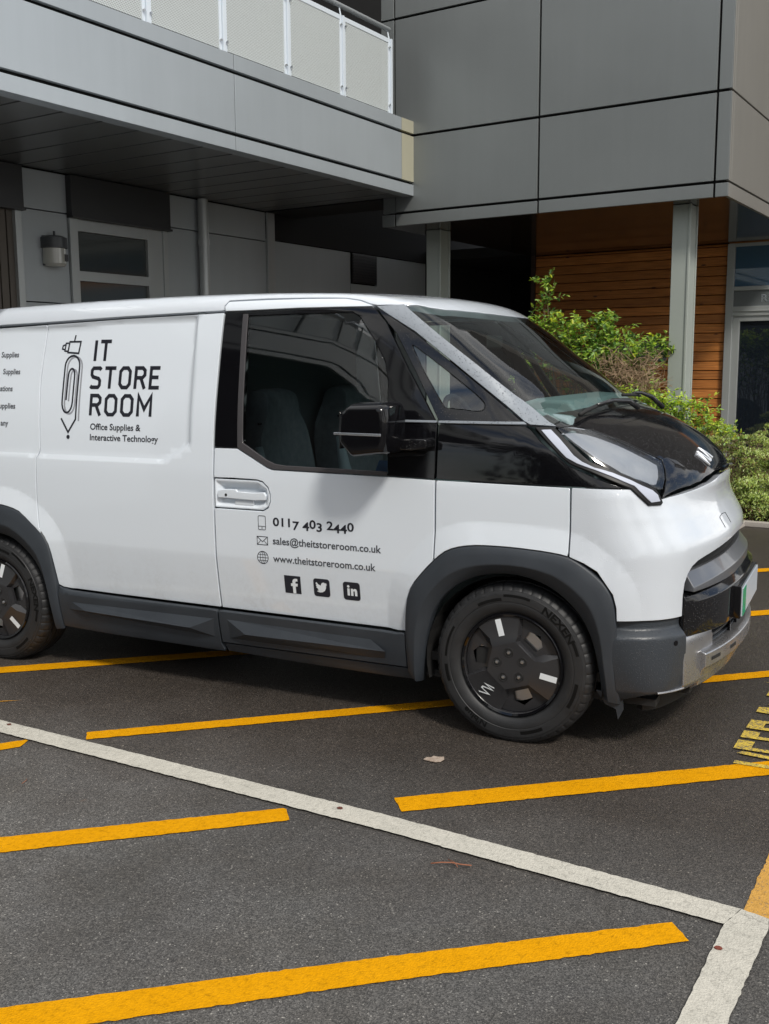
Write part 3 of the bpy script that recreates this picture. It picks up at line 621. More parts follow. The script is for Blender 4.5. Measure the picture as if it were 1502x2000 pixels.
# ---- lettering on the side: flat outlines laid on the bodywork
def decal(name, polys_or_vf, m, parent, lift=.0012, rel=None, split=.05, off=0.0):
    V, F = polys_or_vf; bm = bmesh.new(); vs = [bm.verts.new((v[0], v[1], 0)) for v in V]
    for f in F:
        try: bm.faces.new([vs[i] for i in f])
        except ValueError: pass
    xs = [v[0] for v in V]; ys = [v[1] for v in V]
    for ax, lo, hi in ((0, min(xs), max(xs)), (1, min(ys), max(ys))):
        k = math.floor(lo/split)+1
        while k*split < hi:
            co = [0,0,0]; no = [0,0,0]; co[ax] = k*split+1e-4; no[ax] = 1
            bmesh.ops.bisect_plane(bm, geom=bm.verts[:]+bm.edges[:]+bm.faces[:], dist=1e-6, plane_co=co, plane_no=no); k += 1
    bm.verts.index_update(); A = np.array([(v.co.x, v.co.y) for v in bm.verts]); F = [[v.index for v in f.verts] for f in bm.faces]; bm.free()
    P, n = onbody('S', A); r = (rel(P) if rel else 0)+off+lift; P = P+n*np.asarray(r).reshape(-1, 1) if rel else P+n*r
    G = []
    for f in F:
        c = np.cross(P[f[1]]-P[f[0]], P[f[2]]-P[f[0]]); G.append(f if c@n[f[0]] > 0 else f[::-1])
    o = mesh_obj(name, P, G, m, parent); me = o.data; me.polygons.foreach_set('use_smooth', [True]*len(me.polygons)); me.normals_split_custom_set_from_vertices([tuple(map(float, q)) for q in n]); return o
def vf_join(parts):
    V = []; F = []
    for v, f in parts: b = len(V); V += list(v); F += [tuple(i+b for i in q) for q in f]
    return V, F
sd = [o for o in van.children if o.name == 'sliding_door'][0]; rs = [o for o in van.children if o.name == 'rear_side_panel'][0]; fd = dr[0]
# capitals drawn as strokes: unit box 0..w x 0..1
STK = {'I': (.12, [[(.06,0),(.06,1)]]), 'T': (.62, [[(0,.94),(.62,.94)],[(.31,0),(.31,.94)]]),
 'S': (.60, [[(.58,.86),(.50,.94),(.14,.94),(.06,.84),(.06,.64),(.14,.54),(.46,.46),(.54,.36),(.54,.16),(.46,.06),(.10,.06),(.02,.12)]]),
 'O': (.66, [[(.20,.06),(.46,.06),(.60,.22),(.60,.78),(.46,.94),(.20,.94),(.06,.78),(.06,.22),'c']]),
 'R': (.62, [[(.06,0),(.06,.94),(.42,.94),(.55,.82),(.55,.62),(.42,.50),(.06,.50)],[(.34,.50),(.58,0)]]),
 'E': (.54, [[(.54,.94),(.06,.94),(.06,.06),(.54,.06)],[(.06,.52),(.48,.52)]]),
 'M': (.78, [[(.06,0),(.06,.94),(.39,.34),(.72,.94),(.72,0)]])}
def strokes(word, x0, x1, z0, z1, w):
    adv = [STK[c][0] for c in word]; gap = .20; tot = sum(adv)+gap*(len(word)-1); k = (x1-x0)/tot; h = z1-z0; x = x0; out = []
    for c, a in zip(word, adv):
        for s in STK[c][1]:
            cl = s[-1] == 'c'; pts = [(x+p[0]*k, z0+p[1]*h) for p in s if p != 'c']
            out.append(ribbon(pts, w, cl))
        x += (a+gap)*k
    return vf_join(out)
for tx in (('IT', -2.287, -2.181, 1.652, 1.757), ('STORE', -2.297, -1.856, 1.512, 1.622), ('ROOM', -2.287, -1.890, 1.375, 1.483)): decal('lettering', strokes(*tx, .0185), M_VINYL, sd, rel=flare_side)
decal('lettering', fit_text('Office Supplies &', -2.277, -1.953, 1.303, .031, .018), M_VINYL, sd, rel=flare_side); decal('lettering', fit_text('Interactive Technology', -2.277, -1.842, 1.249, .031, .018), M_VINYL, sd, rel=flare_side)
# paper-clip pencil with a plug on top
def arc(cx, cz, rx, rz, a0, a1, n=10): return [(cx+rx*math.cos(R(a0+(a1-a0)*i/n)), cz+rz*math.sin(R(a0+(a1-a0)*i/n))) for i in range(n+1)]
clipA = [(-2.377,1.352),(-2.377,1.625)]+arc(-2.426,1.625,.049,.055,0,180)+[(-2.475,1.445)]+arc(-2.440,1.445,.035,.058,180,360)+[(-2.405,1.575)]+arc(-2.426,1.578,.021,.035,0,180)+[(-2.449,1.452)]
clipP = [(-2.377,1.354),(-2.424,1.286),(-2.474,1.357)]
shad = [(-2.357,1.345)]+[(x+.017, z-.006) for x, z in clipA[1:]]
decal('emblem', ribbon(shad, .010), M_VINYLS, sd, lift=.0008, rel=flare_side)
decal('emblem', vf_join([ribbon(clipA, .010), ribbon(clipP, .010), join2d([arc(-2.423,1.262,.011,.011,0,342,18)]), ribbon([(-2.466,1.697),(-2.393,1.692),(-2.385,1.752),(-2.460,1.752)], .009, True), ribbon([(-2.430,1.752),(-2.424,1.786)], .009),
   ribbon([(-2.466,1.745),(-2.484,1.745),(-2.488,1.705),(-2.468,1.703)], .008), ribbon([(-2.486,1.738),(-2.503,1.732),(-2.506,1.716),(-2.488,1.711)], .008)]), M_VINYL, sd, rel=flare_side)
for tx in (('Supplies', -2.933, -2.807, 1.675), ('Supplies', -2.910, -2.786, 1.585), ('ations', -2.920, -2.829, 1.495), ('upplies', -2.916, -2.800, 1.403), ('any', -2.900, -2.845, 1.311)): decal('lettering', fit_text(*tx, .028, .022), M_VINYLD, rs, rel=flare_side)
def old_style(s, x0, x1, base, cap, off):      # text figures: 3, 4, 7 hang below the line
    a = min(v[0] for v in text2d(s, off)[0]); tot = max(v[0] for v in text2d(s, off)[0])-a; k = (x1-x0)/tot; out = []
    for i, ch in enumerate(s):
        if ch == ' ': continue
        V, F = text2d(ch, off); sh = max(v[0] for v in text2d(s[:i+1], off)[0])-max(v[0] for v in V); d = .30*cap if ch in '347' else 0
        out.append(([(x0+(v[0]+sh-a)*k, base-d+v[1]/CAPH*cap) for v in V], F))
    return vf_join(out)
decal('lettering', old_style('0117 403 2440', -1.167, -.739, .879, .038, .022), M_VINYL, fd, rel=flare)
decal('lettering', fit_text('sales@theitstoreroom.co.uk', -1.170, -.604, .791, .033, .016), M_VINYLD, fd, rel=flare); decal('lettering', fit_text('www.theitstoreroom.co.uk', -1.172, -.633, .706, .033, .016), M_VINYLD, fd, rel=flare)
lo = [ribbon(rrect(-1.248,.856,-1.208,.922,.006), .0028, True), ribbon([(-1.248,.872),(-1.208,.872)], .0025), join2d([arc(-1.228,.864,.003,.003,0,330,11)]),
      ribbon([(-1.257,.784),(-1.199,.784),(-1.199,.823),(-1.257,.823)], .003, True), ribbon([(-1.257,.823),(-1.228,.798),(-1.199,.823)], .003), ribbon([(-1.257,.784),(-1.236,.805)], .0025), ribbon([(-1.199,.784),(-1.220,.805)], .0025)]
cx, cz = -1.229, .722; lo += [ribbon(arc(cx,cz,.030,.030,0,350,28), .003, True), ribbon(arc(cx,cz,.014,.030,0,345,20), .0024, True), ribbon([(cx,cz-.03),(cx,cz+.03)], .0024), ribbon([(cx-.03,cz),(cx+.03,cz)], .0024), ribbon([(cx-.026,cz+.014),(cx+.026,cz+.014)], .0022), ribbon([(cx-.026,cz-.014),(cx+.026,cz-.014)], .0022)]
for q_ in (lo[:3], lo[3:7], lo[7:]): decal('contact_icon', vf_join(q_), M_VINYL, fd, rel=flare)
def glyph(s, x0, x1, z0, cap, off=.03): return fit_text(s, x0, x1, z0, cap, off)
decal('badge_square', join2d([[(-1.119,.558),(-1.031,.558),(-1.031,.645),(-1.119,.645)]]), M_VINYL, fd, rel=flare)
decal('badge_square', join2d([rrect(-.962,.557,-.876,.644,.014)]), M_VINYL, fd, rel=flare)
decal('badge_square', join2d([rrect(-.806,.555,-.719,.642,.014)]), M_VINYL, fd, rel=flare)
fpoly = [(-1.075,.5585),(-1.059,.5585),(-1.059,.594),(-1.049,.594),(-1.047,.608),(-1.059,.608),(-1.059,.615),(-1.056,.619),(-1.047,.619),(-1.047,.632),(-1.060,.632),(-1.070,.628),(-1.075,.619),(-1.075,.608),(-1.084,.608),(-1.084,.594),(-1.075,.594)]
bird = [(-.950,.622),(-.944,.6265),(-.936,.616),(-.922,.6105),(-.921,.618),(-.915,.625),(-.906,.627),(-.899,.623),(-.892,.626),(-.895,.620),(-.890,.619),(-.895,.612),(-.896,.600),(-.903,.587),(-.915,.579),(-.930,.577),(-.946,.582),(-.934,.587),(-.941,.592),(-.937,.593),(-.948,.601),(-.943,.601),(-.950,.611),(-.946,.610)]
for q_ in (join2d([fpoly]), join2d([bird]), join2d([[(-.784,.577),(-.772,.577),(-.772,.611),(-.784,.611)], arc(-.778,.621,.0065,.0065,0,330,11), [(-.766,.577),(-.754,.577),(-.754,.597),(-.750,.601),(-.746,.597),(-.746,.577),(-.734,.577),(-.734,.601),(-.738,.610),(-.746,.612),(-.754,.607),(-.754,.611),(-.766,.611)]])): decal('badge_glyph', q_, M_VINYLW, fd, lift=.0022, rel=flare)
# ---- door handle
P_, n_ = onbody('S', [(-1.34,1.015)]); hy = P_[0][1]
b = MB(); b.prism([(-1.474,.997),(-1.472,1.030),(-1.449,1.038),(-1.369,1.040),(-1.362,1.031),(-1.272,1.029),(-1.212,1.034),(-1.202,1.018),(-1.206,.996),(-1.264,.992)], hy-.004, hy+.014)
hd = b.build('door_handle', M_WHITE, fd, bevel=.004)
b = MB(); b.lathe([(0,-.0052),(.007,-.0052),(.007,-.003)], (-1.425, hy, 1.012), 14); b.build('key_cover', M_DARK, hd)
b = MB(); b.box((-1.385, hy+.008, .962), (-1.275, hy+.024, .990)); b.build('handle_grip', M_WHITE, fd, bevel=.006)
# ---- mirrors
for s in (1, -1):
    b = MB(); sec = [(-.697,1.291),(-.707,1.340),(-.700,1.425),(-.650,1.464),(-.490,1.470),(-.468,1.455),(-.458,1.40),(-.460,1.30),(-.475,1.252),(-.642,1.232)]
    ys = [-.975, -.99, -1.06, -1.13, -1.160, -1.174]; sc = [.88, .98, 1.0, .97, .90, .80]; V = []; F = []; cx, cz = -.595, 1.35; n = len(sec)
    for y, k in zip(ys, sc): V += [(cx+(p[0]-cx)*k, s*y, cz+(p[1]-cz)*k) for p in sec]
    for j in range(len(ys)-1): F += [(j*n+i, j*n+(i+1) % n, (j+1)*n+(i+1) % n, (j+1)*n+i) for i in range(n)]
    F += [tuple(range(n)), tuple(range((len(ys)-1)*n, len(ys)*n))]; b.add(V, F); mo = b.build('door_mirror', M_BLACK, van, bevel=.020, seg=4)
    b = MB(); b.prism([(-.712,1.332),(-.712,1.342),(-.49,1.340),(-.49,1.329)], s*-1.168, s*-1.1745); b.build('indicator_strip', M_CHROME, mo, bevel=.001)
    b = MB(); b.prism([(-.50,1.308),(-.36,1.312),(-.352,1.302),(-.354,1.272),(-.42,1.262),(-.58,1.262),(-.60,1.290)], s*-.885, s*-1.02); b.build('mirror_arm', M_BLACKWET, mo, bevel=.006)
    b = MB(); b.box((-.703,s*-1.14,1.27),(-.699,s*-1.01,1.43)); b.build('mirror_glass', mat('mirror_glass', (.7,.7,.7), .02, 1), mo)
# ---- bonnet emblem: angular maker's letters across the front edge
def hoodpt(y, d):      # d metres back from the lip, at cross-position y
    return (.705-d, y)
b = MB(); kk = [[(-.062,.0),(-.040,.036)], [(-.040,.036),(-.026,.002)], [(-.026,.002),(-.004,.038),(.006,.002)], [(.020,.002),(.026,.036)], [(.026,.036),(.052,-.002)]]
lines = [[(-.070,.036),(-.058,.002),(-.036,.036),(-.020,.002)], [(-.020,.002),(.002,.036)], [(.018,.036),(.026,.002),(.050,.036),(.066,.002)]]
lines = [[(-.078,.044),(-.046,.0),(-.050,.046),(-.012,.004),(.010,.004),(.002,.050),(.046,.006)]]
for ln in lines:
    A = [(.688-d*1.15, y*1.4-.185) for y, d in ln]; A2 = []
    for i in range(len(A)-1):
        for t in np.linspace(0, 1, 5)[:-1]: A2.append((A[i][0]*(1-t)+A[i+1][0]*t, A[i][1]*(1-t)+A[i+1][1]*t))
    A2.append(A[-1]); P_, n_ = onbody('T', A2); b.tube([Vector(p)+Vector(q)*.003 for p, q in zip(P_, n_)], .0060, 6)
b.build('maker_badge', mat('badge_silver', (.62,.65,.70), .3, .2), van)
P_, n_ = onbody('N', [(a, 1.138) for a in np.linspace(-8, 4, 9)]); b = MB(); b.tube([Vector(p)+Vector(q)*.010 for p, q in zip(P_, n_)], .011, 8); b.build('camera_pod', M_BLACK, van)
# ---- wipers
def wiper(pts, arm, name):
    P_, n_ = onbody('T', pts); b = MB(); b.tube([Vector(p)+Vector(q)*.022 for p, q in zip(P_, n_)], .009, 6); w = b.build(name, M_DARK, van, smooth=True)
    P_, n_ = onbody('T', arm); b = MB(); b.tube([Vector(p)+Vector(q)*k for p, q, k in zip(P_, n_, (.02, .042, .04, .03))], [.014,.012,.009,.006], 10); b.build('wiper_arm', M_COVER, w, smooth=True)
wiper([(.215,-.72),(.225,-.62),(.235,-.5),(.245,-.36),(.25,-.22)], [(.335,-.14),(.300,-.22),(.262,-.36),(.236,-.52)], 'wiper')
wiper([(.225,.02),(.228,.16),(.225,.30),(.21,.44),(.19,.58)], [(.31,.60),(.26,.50),(.225,.40),(.222,.26)], 'wiper')

# ---- wheels (built once on the near side of the front axle, then copied)
TS = 1.045
def wheel_at():
    rim = MB(); rim.lathe([(r*TS, d) for r, d in [(.205,-.020),(.214,-.024),(.219,-.018),(.219,-.006),(.205,.0),(.196,.02),(.190,.08),(.190,.15),(.208,.185),(.0,.185)]], n=96)
    w = rim.build('wheel', M_BLACK, van, angle=40)
    ty = MB(); prof = [(.212,.0),(.219,-.012),(.232,-.024),(.246,-.0300),(.262,-.0335),(.268,-.0320),(.2700,-.0345),(.288,-.0350),(.302,-.0330),(.3035,-.0305),(.314,-.0270),(.3150,-.0235),(.326,-.016),(.333,-.004),(.337,.008),(.3395,.020),(.3400,.046),(.333,.047),(.333,.055),(.341,.056),(.3425,.085),(.335,.086),(.335,.094),(.3425,.095),(.3425,.125),(.335,.126),(.335,.134),(.341,.135),(.340,.165),(.333,.185),(.31,.20),(.25,.205),(.212,.19)]
    n = 288; V = []; F = []; m = len(prof)
    for k in range(n):
        t = 2*math.pi*k/n; nt_ = (k % 6 == 0)
        for i, (r, d) in enumerate(prof):
            rr = r*TS-(.0025 if nt_ and 12 <= i <= 16 else 0); dd = d+(.0025 if nt_ and 11 <= i <= 14 else 0)
            zc = rr*math.sin(t); zc = max(zc, -.3425)      # contact patch
            V.append((rr*math.cos(t), dd, zc))
    for k in range(n):
        for i in range(m-1): q = (k+1) % n; F.append((k*m+i, k*m+i+1, q*m+i+1, q*m+i))
    tb = MB(); tb.add(V, F); tb.build('tyre', M_RUB, w, angle=28)
    def polar(s, rad, cap, mid, off=0):
        V, F = text2d(s, off); wd = max(v[0] for v in V); k = cap/CAPH
        return [((rad+v[1]*k)*math.cos(R(mid)-(v[0]-wd/2)*k*1.25/rad), -.0362, (rad+v[1]*k)*math.sin(R(mid)-(v[0]-wd/2)*k*1.25/rad)) for v in V], F
    lt = MB()
    for s, md, cp in (("NEXEN", 44, .030), ("N'blue", -122, .024)): v, f = polar(s, .284, cp, md, .03); lt.add(v, f)
    # moulded blocks on the sidewall
    for a0, a1, r0, r1 in ((74, 96, .290, .300), (98, 120, .274, .286), (-30, -8, .276, .290), (-80, -60, .276, .290), (150, 178, .278, .288), (15, 28, .285, .297), (-175,-160,.276,.290)):
        vv = []; nn_ = 10
        for i in range(nn_+1): t = R(a0+(a1-a0)*i/nn_); vv += [(TS*r0*math.cos(t), -.0360, TS*r0*math.sin(t)), (TS*r1*math.cos(t), -.0352, TS*r1*math.sin(t))]
        lt.add(vv, [(2*i, 2*i+2, 2*i+3, 2*i+1) for i in range(nn_)])
    lt.build('sidewall_lettering', M_RUBTEXT, w)
    # cover: hexagonal boss, three broad blades and three sunk windows
    k = .212*TS; cv = MB(); P2 = lambda r, a, d: (k*r*math.cos(R(a)), d, k*r*math.sin(R(a)))
    hub = []; V = []; F = []
    for i in range(3):
        c = 108-120*i
        hub += [(.50, c+30), (.50, c-30)]
    cv.add([P2(r, a, -.030) for r, a in hub], [tuple(range(6))])
    for i in range(3):
        c = 108-120*i
        rimA = [(.965, c+27-9*j) for j in range(7)]
        ins = [(.50, c+30), (.50, c-30)]
        mid = [(.60, c+28), (.62, c-26)]
        pts = [P2(*ins[0], -.030), P2(*ins[1], -.030), P2(.66, c+24, -.020), P2(.62, c-30, -.022)]+[P2(r, a, -.014) for r, a in rimA]
        cv.add(pts, [(0,1,3,2), tuple([2,3]+list(range(10, 3, -1)))])
        # sides of the blade falling to the sunk floor
        o = c-60; fl = .000; L0 = [P2(.50, o+30, -.030), P2(.62, o+30, -.022), P2(.965, c-27, -.014)]; R0 = [P2(.50, o-30, -.030), P2(.66, o-36, -.020), P2(.965, o-33, -.014)]
        L1 = [P2(.50, o+26, fl), P2(.64, o+25, fl), P2(.965, o+31, fl)]; R1 = [P2(.50, o-26, fl), P2(.68, o-25, fl), P2(.965, o-31, fl)]
        b0 = L0+L1+R0+R1; cv.add(b0, [(0,1,4,3),(1,2,5,4),(6,9,10,7),(7,10,11,8),(0,3,9,6)])
        # floor with a hole: inner ring hole, outer edge the rim
        hole = [(.55, o-16), (.55, o+18), (.76, o+16), (.83, o), (.72, o-14)]
        outer = [(.50, o-26), (.50, o+26), (.64, o+25), (.965, o+31), (.965, o+15), (.965, o), (.965, o-15), (.965, o-31), (.68, o-25)]
        hv = [P2(r, a, fl) for r, a in hole]; ov = [P2(r, a, fl+(.006 if r > .9 else 0)) for r, a in outer]
        cv.add(ov+hv, [(0,1,10,9),(1,2,11,10),(2,3,4,11),(4,5,12,11),(5,6,13,12),(12,13,6),(6,7,8,13),(8,0,9,13)][:5]+[(6,7,8,13),(8,0,9,13)])
    cv.lathe([(.965*k,.004),(.965*k,-.016),(.985*k,-.020),(1.0*k,-.020)], n=96)
    cov = cv.build('wheel_cover', M_COVER, w, angle=12)
    mk = MB()
    for c in (108, -12):
        a = Vector((math.cos(R(c)), 0, math.sin(R(c)))); t = Vector((-a.z, 0, a.x)); 
        q = [a*(k*.60)+t*(k*.06), a*(k*.93)+t*(k*.06), a*(k*.93)-t*(k*.06), a*(k*.60)-t*(k*.06)]
        dd = [-.0245, -.0165, -.0165, -.0245]; mk.add([(p.x, d_, p.z) for p, d_ in zip(q, dd)], [(0,1,2,3)])
    mk.build('reflective_mark', M_VINYLW, cov)
    c = -132; a = Vector((math.cos(R(c)), 0, math.sin(R(c)))); t = Vector((-a.z, 0, a.x)); vv, ff = ribbon([(-.080,.022),(-.045,-.022),(-.050,.022),(-.008,-.022),(.012,-.022),(.006,.024),(.060,-.020)], .009)
    mk = MB(); mk.add([(a*(k*.76+v[0]*.48)+t*(v[1]*.9)).to_tuple() for v in vv], ff); mk.V = [(v[0], -.0262+ (Vector(v).length/k-.6)*.022, v[2]) for v in mk.V]; mk.build('cover_badge', M_VINYLW, cov)
    nb = MB(); nr = MB()
    for i in range(5):
        t = R(96+72*i); c_ = (k*.27*math.cos(t), -.030, k*.27*math.sin(t)); nr.lathe([(.0,-.0015),(.0155,-.0015),(.0185,-.004),(.0200,-.001)], c_, 24); nb.lathe([(0,-.010),(.0065,-.0095),(.0082,-.007),(.0095,-.002)], c_, 6)
    nr.build('nut_recess', M_DARK, cov, angle=40); nb.build('wheel_nut', M_STEEL, cov, angle=40)
    bd = MB(); bd.lathe([(.06,.022),(.108,.022),(.110,.016),(.166,.016),(.166,.034),(.06,.034)], n=64); bd.lathe([(.05,.03),(.075,.03),(.078,.05)], n=32); bd.build('brake_disc', M_STEEL, w, angle=30)
    cl_ = MB(); cl_.box((-.172,.008,-.05),(-.10,.09,.06)); cl_.build('brake_caliper', M_DARK, w, bevel=.006)
    return w
proto = wheel_at(); proto.location = (0, -.898, .343)
def copy_tree(o, parent):
    c = o.copy(); COL.objects.link(c); c.parent = parent
    for ch in o.children: copy_tree(ch, c)
    return c
w2 = copy_tree(proto, van); w2.location = (-2.995, -.898, .343)
for ch in w2.children:
    if ch.name.startswith(('wheel_cover', 'tyre', 'sidewall')): ch.rotation_euler = (0, R(-33+66), 0)
for x in (0, -2.995): w3 = copy_tree(proto, van); w3.location = (x, .898, .343); w3.rotation_euler = (0, 0, math.pi)
# ---- wheel wells, underfloor, cabin
for x in (0, -2.995):
    for s in (1, -1):
        b = MB(); n = 20; V = []; F = []
        for i in range(n+1):
            t = R(-15+210*i/n); V += [(x+.40*math.cos(t), s*-.905, .335+.395*math.sin(t)), (x+.40*math.cos(t), s*-.55, .335+.395*math.sin(t))]
        F = [(2*i, 2*i+1, 2*i+3, 2*i+2) for i in range(n)]; V += [(x+.40*math.cos(R(-15+210*i/n)), s*-.55, .335+.395*math.sin(R(-15+210*i/n))) for i in range(n+1)]; F.append(tuple(range(2*n+2, 3*n+3)))
        b.add(V, F); b.build('wheel_well', M_DARK, van)
b = MB(); b.box((-3.75,-.84,.22),(.60,.84,.25)); b.box((.602,-.62,.225),(.70,.62,.255)); b.build('underfloor', M_DARK, van)
for s in (1, -1):
    b = MB(); b.prism([(.36,.27),(.47,.27),(.475,.20),(.455,.155),(.445,.20),(.40,.215)], s*-.875, s*-.865); b.build('mud_flap', M_CLAD, van)
b = MB(); b.box((-1.66,-.80,.3),(-1.62,.80,1.90)); b.build('bulkhead', mat('bulkhead_grey', (.10,.115,.12), .7), van)
b = MB(); b.box((-3.6,-.85,.3),(.45,.85,.34)); b.build('cabin_floor', M_DARK, van)
b = MB(); b.prism([(.26,1.25),(.20,1.40),(.05,1.43),(-.10,1.405),(-.22,1.34),(-.26,1.20),(-.22,.9),(.30,.8)], -.80, .80); b.prism([(.22,1.36),(.13,1.462),(-.02,1.470),(-.16,1.43),(-.20,1.34)], -.56, .56); ds_ = b.build('dashboard', M_DASH, van, bevel=.02)
b = MB(); b.prism([(-.05,1.10),(-1.45,1.10),(-1.45,.5),(-.5,.5),(-.46,.78),(.1,.78),(.1,.9)], -.83, -.80); b.build('door_trim', M_DASH, van); b = MB(); b.prism([(-.05,1.10),(-1.45,1.10),(-1.45,.5),(-.5,.5),(-.46,.78),(.1,.78),(.1,.9)], .80, .83); b.build('door_trim', M_DASH, van)
def seat(y):
    b = MB(); prof = [(-1.56,.62),(-1.10,.60),(-1.00,.68),(-1.02,.74),(-1.32,.74),(-1.41,1.30),(-1.42,1.45),(-1.47,1.49),(-1.54,1.48),(-1.58,1.40),(-1.58,1.2),(-1.54,.8)]
    ys = [-.27,-.25,-.14,.14,.25,.27]; sc = [.90,1.0,1.02,1.02,1.0,.90]; V = []; F = []; n = len(prof); cx, cz = -1.4, 1.0
    prof = curve(prof+[prof[0]], 3)[:-1]; n = len(prof)
    for yy, k in zip(ys, sc):
        for p in prof:
            tp = 1.0 if p[1] < 1.25 else 1.0-.42*min((p[1]-1.25)/.15, 1)
            V.append((cx+(p[0]-cx)*k, y+yy*tp, cz+(p[1]-cz)*k))
    for j in range(len(ys)-1): F += [(j*n+i, j*n+(i+1) % n, (j+1)*n+(i+1) % n, (j+1)*n+i) for i in range(n)]
    F += [tuple(range(n)), tuple(range((len(ys)-1)*n, len(ys)*n))]; b.add(V, F); st = b.build('seat', M_SEAT, van, bevel=.03, seg=3)
    b = MB(); b.tube([(-1.40,y-.272,1.22),(-1.36,y-.285,1.05),(-1.30,y-.285,.88),(-1.25,y-.275,.76)], [.020,.034,.038,.02], 8); b.build('seat_bolster', M_SEATL, st, smooth=True)
    b = MB(); b.tube([(-1.445,y-.20,1.33),(-1.42,y,1.325),(-1.445,y+.20,1.33)], .006, 6); b.build('headrest_seam', M_DARK, st)
seat(-.42); seat(.42)
b = MB(); b.prism([(-1.545,1.62),(-1.52,1.62),(-1.50,1.0),(-1.525,1.0)], -.80, -.755); b.build('seat_belt', M_DARK, van)
b = MB(); n = 32; pts = []
for i in range(n+1): t = 2*math.pi*i/n; pts.append(Vector((-.42-.08*math.sin(t)*.9, -.40+.185*math.cos(t), 1.30+.17*math.sin(t))))
b.tube(pts, .014, 8, cap=False); b.tube([(-.20,-.40,1.22),(-.41,-.40,1.29)], .04, 10); b.box((-.43,-.56,1.285),(-.40,-.24,1.31)); b.build('steering_wheel', M_DARK, van, smooth=True)
b = MB(); b.box((-.66,-.70,1.885),(-1.6,.70,1.90)); b.build('headlining', mat('headlining', (.25,.26,.26), .9), van)
b = MB(); b.box((-.43,-.11,1.70),(-.41,.11,1.765)); b.build('rear_view_mirror', M_DARK, van, bevel=.01)
b = MB(); b.prism([(-.66,1.15),(-.60,1.15),(-.60,1.20),(-.64,1.20)], -.885, -.883); b.build('window_sticker', mat('sticker_blue', (.06,.16,.36), .5), van)
b = MB(); b.box((-3.935,-.80,.5),(-3.90,.80,1.85)); b.build('tailgate', M_WHITE, van, bevel=.03)
# curved block across the car park, and the trees beside it
ACX, ACY, ACR, AC0, AC1, AZ = -14.5, -15.5, 8.4, -45.0, 110.0, 6.15
TREES = [(3.5,-19,8.5,3.2,'broad tree behind the photographer, left of the pair by the road'), (8.5,-16,8,3.0,'rounded tree behind the photographer near the corner'), (12.5,-8,8.5,3.2,'tree across the car park level with the nose of the van'), (14,0,9,3.4,'tree across the car park beyond the bonnet'), (-2.5,-24,10,3.6,'tallest tree, beyond the curved block'),
 (-4.2,-19.5,5.5,3.0,'low spreading tree at the end of the curved block'), (-.5,-17.5,6,3.2,'dense low tree straight behind the photographer'), (6,-20,6.5,3.4,'bushy tree furthest along the road'), (-7,-27,9,4.2,'wide tree behind the low spreading one')]

# ================================================================== GROUND AND MARKINGS
def poly_sheet(name, poly, z, m, label=None, cat=None, group=None, jit=0.0, step=.018):
    P = []; n = len(poly)
    for i in range(n):
        a = Vector(poly[i]); b = Vector(poly[(i+1) % n]); k = max(1, int((b-a).length/step)) if jit else 1
        nn_ = Vector((-(b-a).y, (b-a).x)).normalized()
        for j in range(k): P.append(tuple(a.lerp(b, j/k)+nn_*(random.gauss(0, jit) if j else 0)))
    V, F = join2d([P]); F = [f if np.cross(np.array(V[f[1]])-np.array(V[f[0]]), np.array(V[f[2]])-np.array(V[f[0]])) > 0 else f[::-1] for f in F]
    o = mesh_obj(name, [(v[0], v[1], z) for v in V], F, m); tag(o, label, cat, group, 'structure'); return o
g = MB(); g.add([(-80,-80,0),(80,-80,0),(80,80,0),(-80,80,0)], [(0,1,2,3)]); go = g.build('asphalt_ground', M_ASPH); tag(go, 'dark tarmac of the car park', 'ground', kind='structure')
def line(a, b, w, z=.004, m=M_YEL, label='', nm='yellow_line', cap=0.0):
    a = Vector(a); b = Vector(b); d = (b-a).normalized(); n = Vector((-d.y, d.x))*w/2
    return poly_sheet(nm, [a+n, a-n, b-n+d*cap, b+n], z, m, label, 'road marking', 'yellow hatching lines' if 'yellow' in nm else None, .0013)
d40 = Vector((math.cos(R(40.2)), math.sin(R(40.2))))
line((-2.83-.9*d40.x, -1.09-.9*d40.y), (1.9, 2.90), .115, label='yellow hatching line passing under the van behind its front wheel from beside the rear wheel')
line((-4.6, -1.03), (1.2, 3.15+.72), .11, label='yellow hatching line that shows only as a thin stub beyond the van nose, farthest back')
line((-1.720, -1.648), (1.7, 1.22), .092, label='yellow hatching line running under the front wheel and out below the front bumper')
poly_sheet('yellow_line', [(-.207,-1.657),(-.131,-1.753),(1.05,-.832),(1.9,-.17),(1.9,-.02),(1.036,-.683)], .004, M_YEL, 'yellow hatching line in front of the front wheel reaching the faded KEEP lettering', 'road marking', 'yellow hatching lines', .0013)
poly_sheet('yellow_line', [(-3.2,-3.30),(-3.2,-3.17),(-2.4,-2.36),(-1.93,-1.798),(-1.915,-1.80),(-1.89,-1.872),(-2.4,-2.52)][2:], .004, M_YEL, 'short yellow hatching stub at the left edge just below the white line', 'road marking', 'yellow hatching lines', .0013)
poly_sheet('yellow_line', [(-2.6,-3.55),(-2.5,-3.64),(-1.227,-2.614),(-.478,-1.998),(-.470,-1.985),(-.525,-1.915),(-.540,-1.912),(-1.314,-2.532)], .004, M_YEL, 'yellow hatching line with a rounded end stopping short of the middle of the white line', 'road marking', 'yellow hatching lines', .0013)
poly_sheet('yellow_line', [(-1.6,-4.05),(-1.5,-4.13),(-.35,-3.20),(.260,-2.712),(.952,-2.174),(.960,-2.168),(.898,-2.089),(.211,-2.608),(-.58,-3.231)], .004, M_YEL, 'nearest and widest yellow hatching line crossing the bottom of the picture', 'road marking', 'yellow hatching lines', .0013)
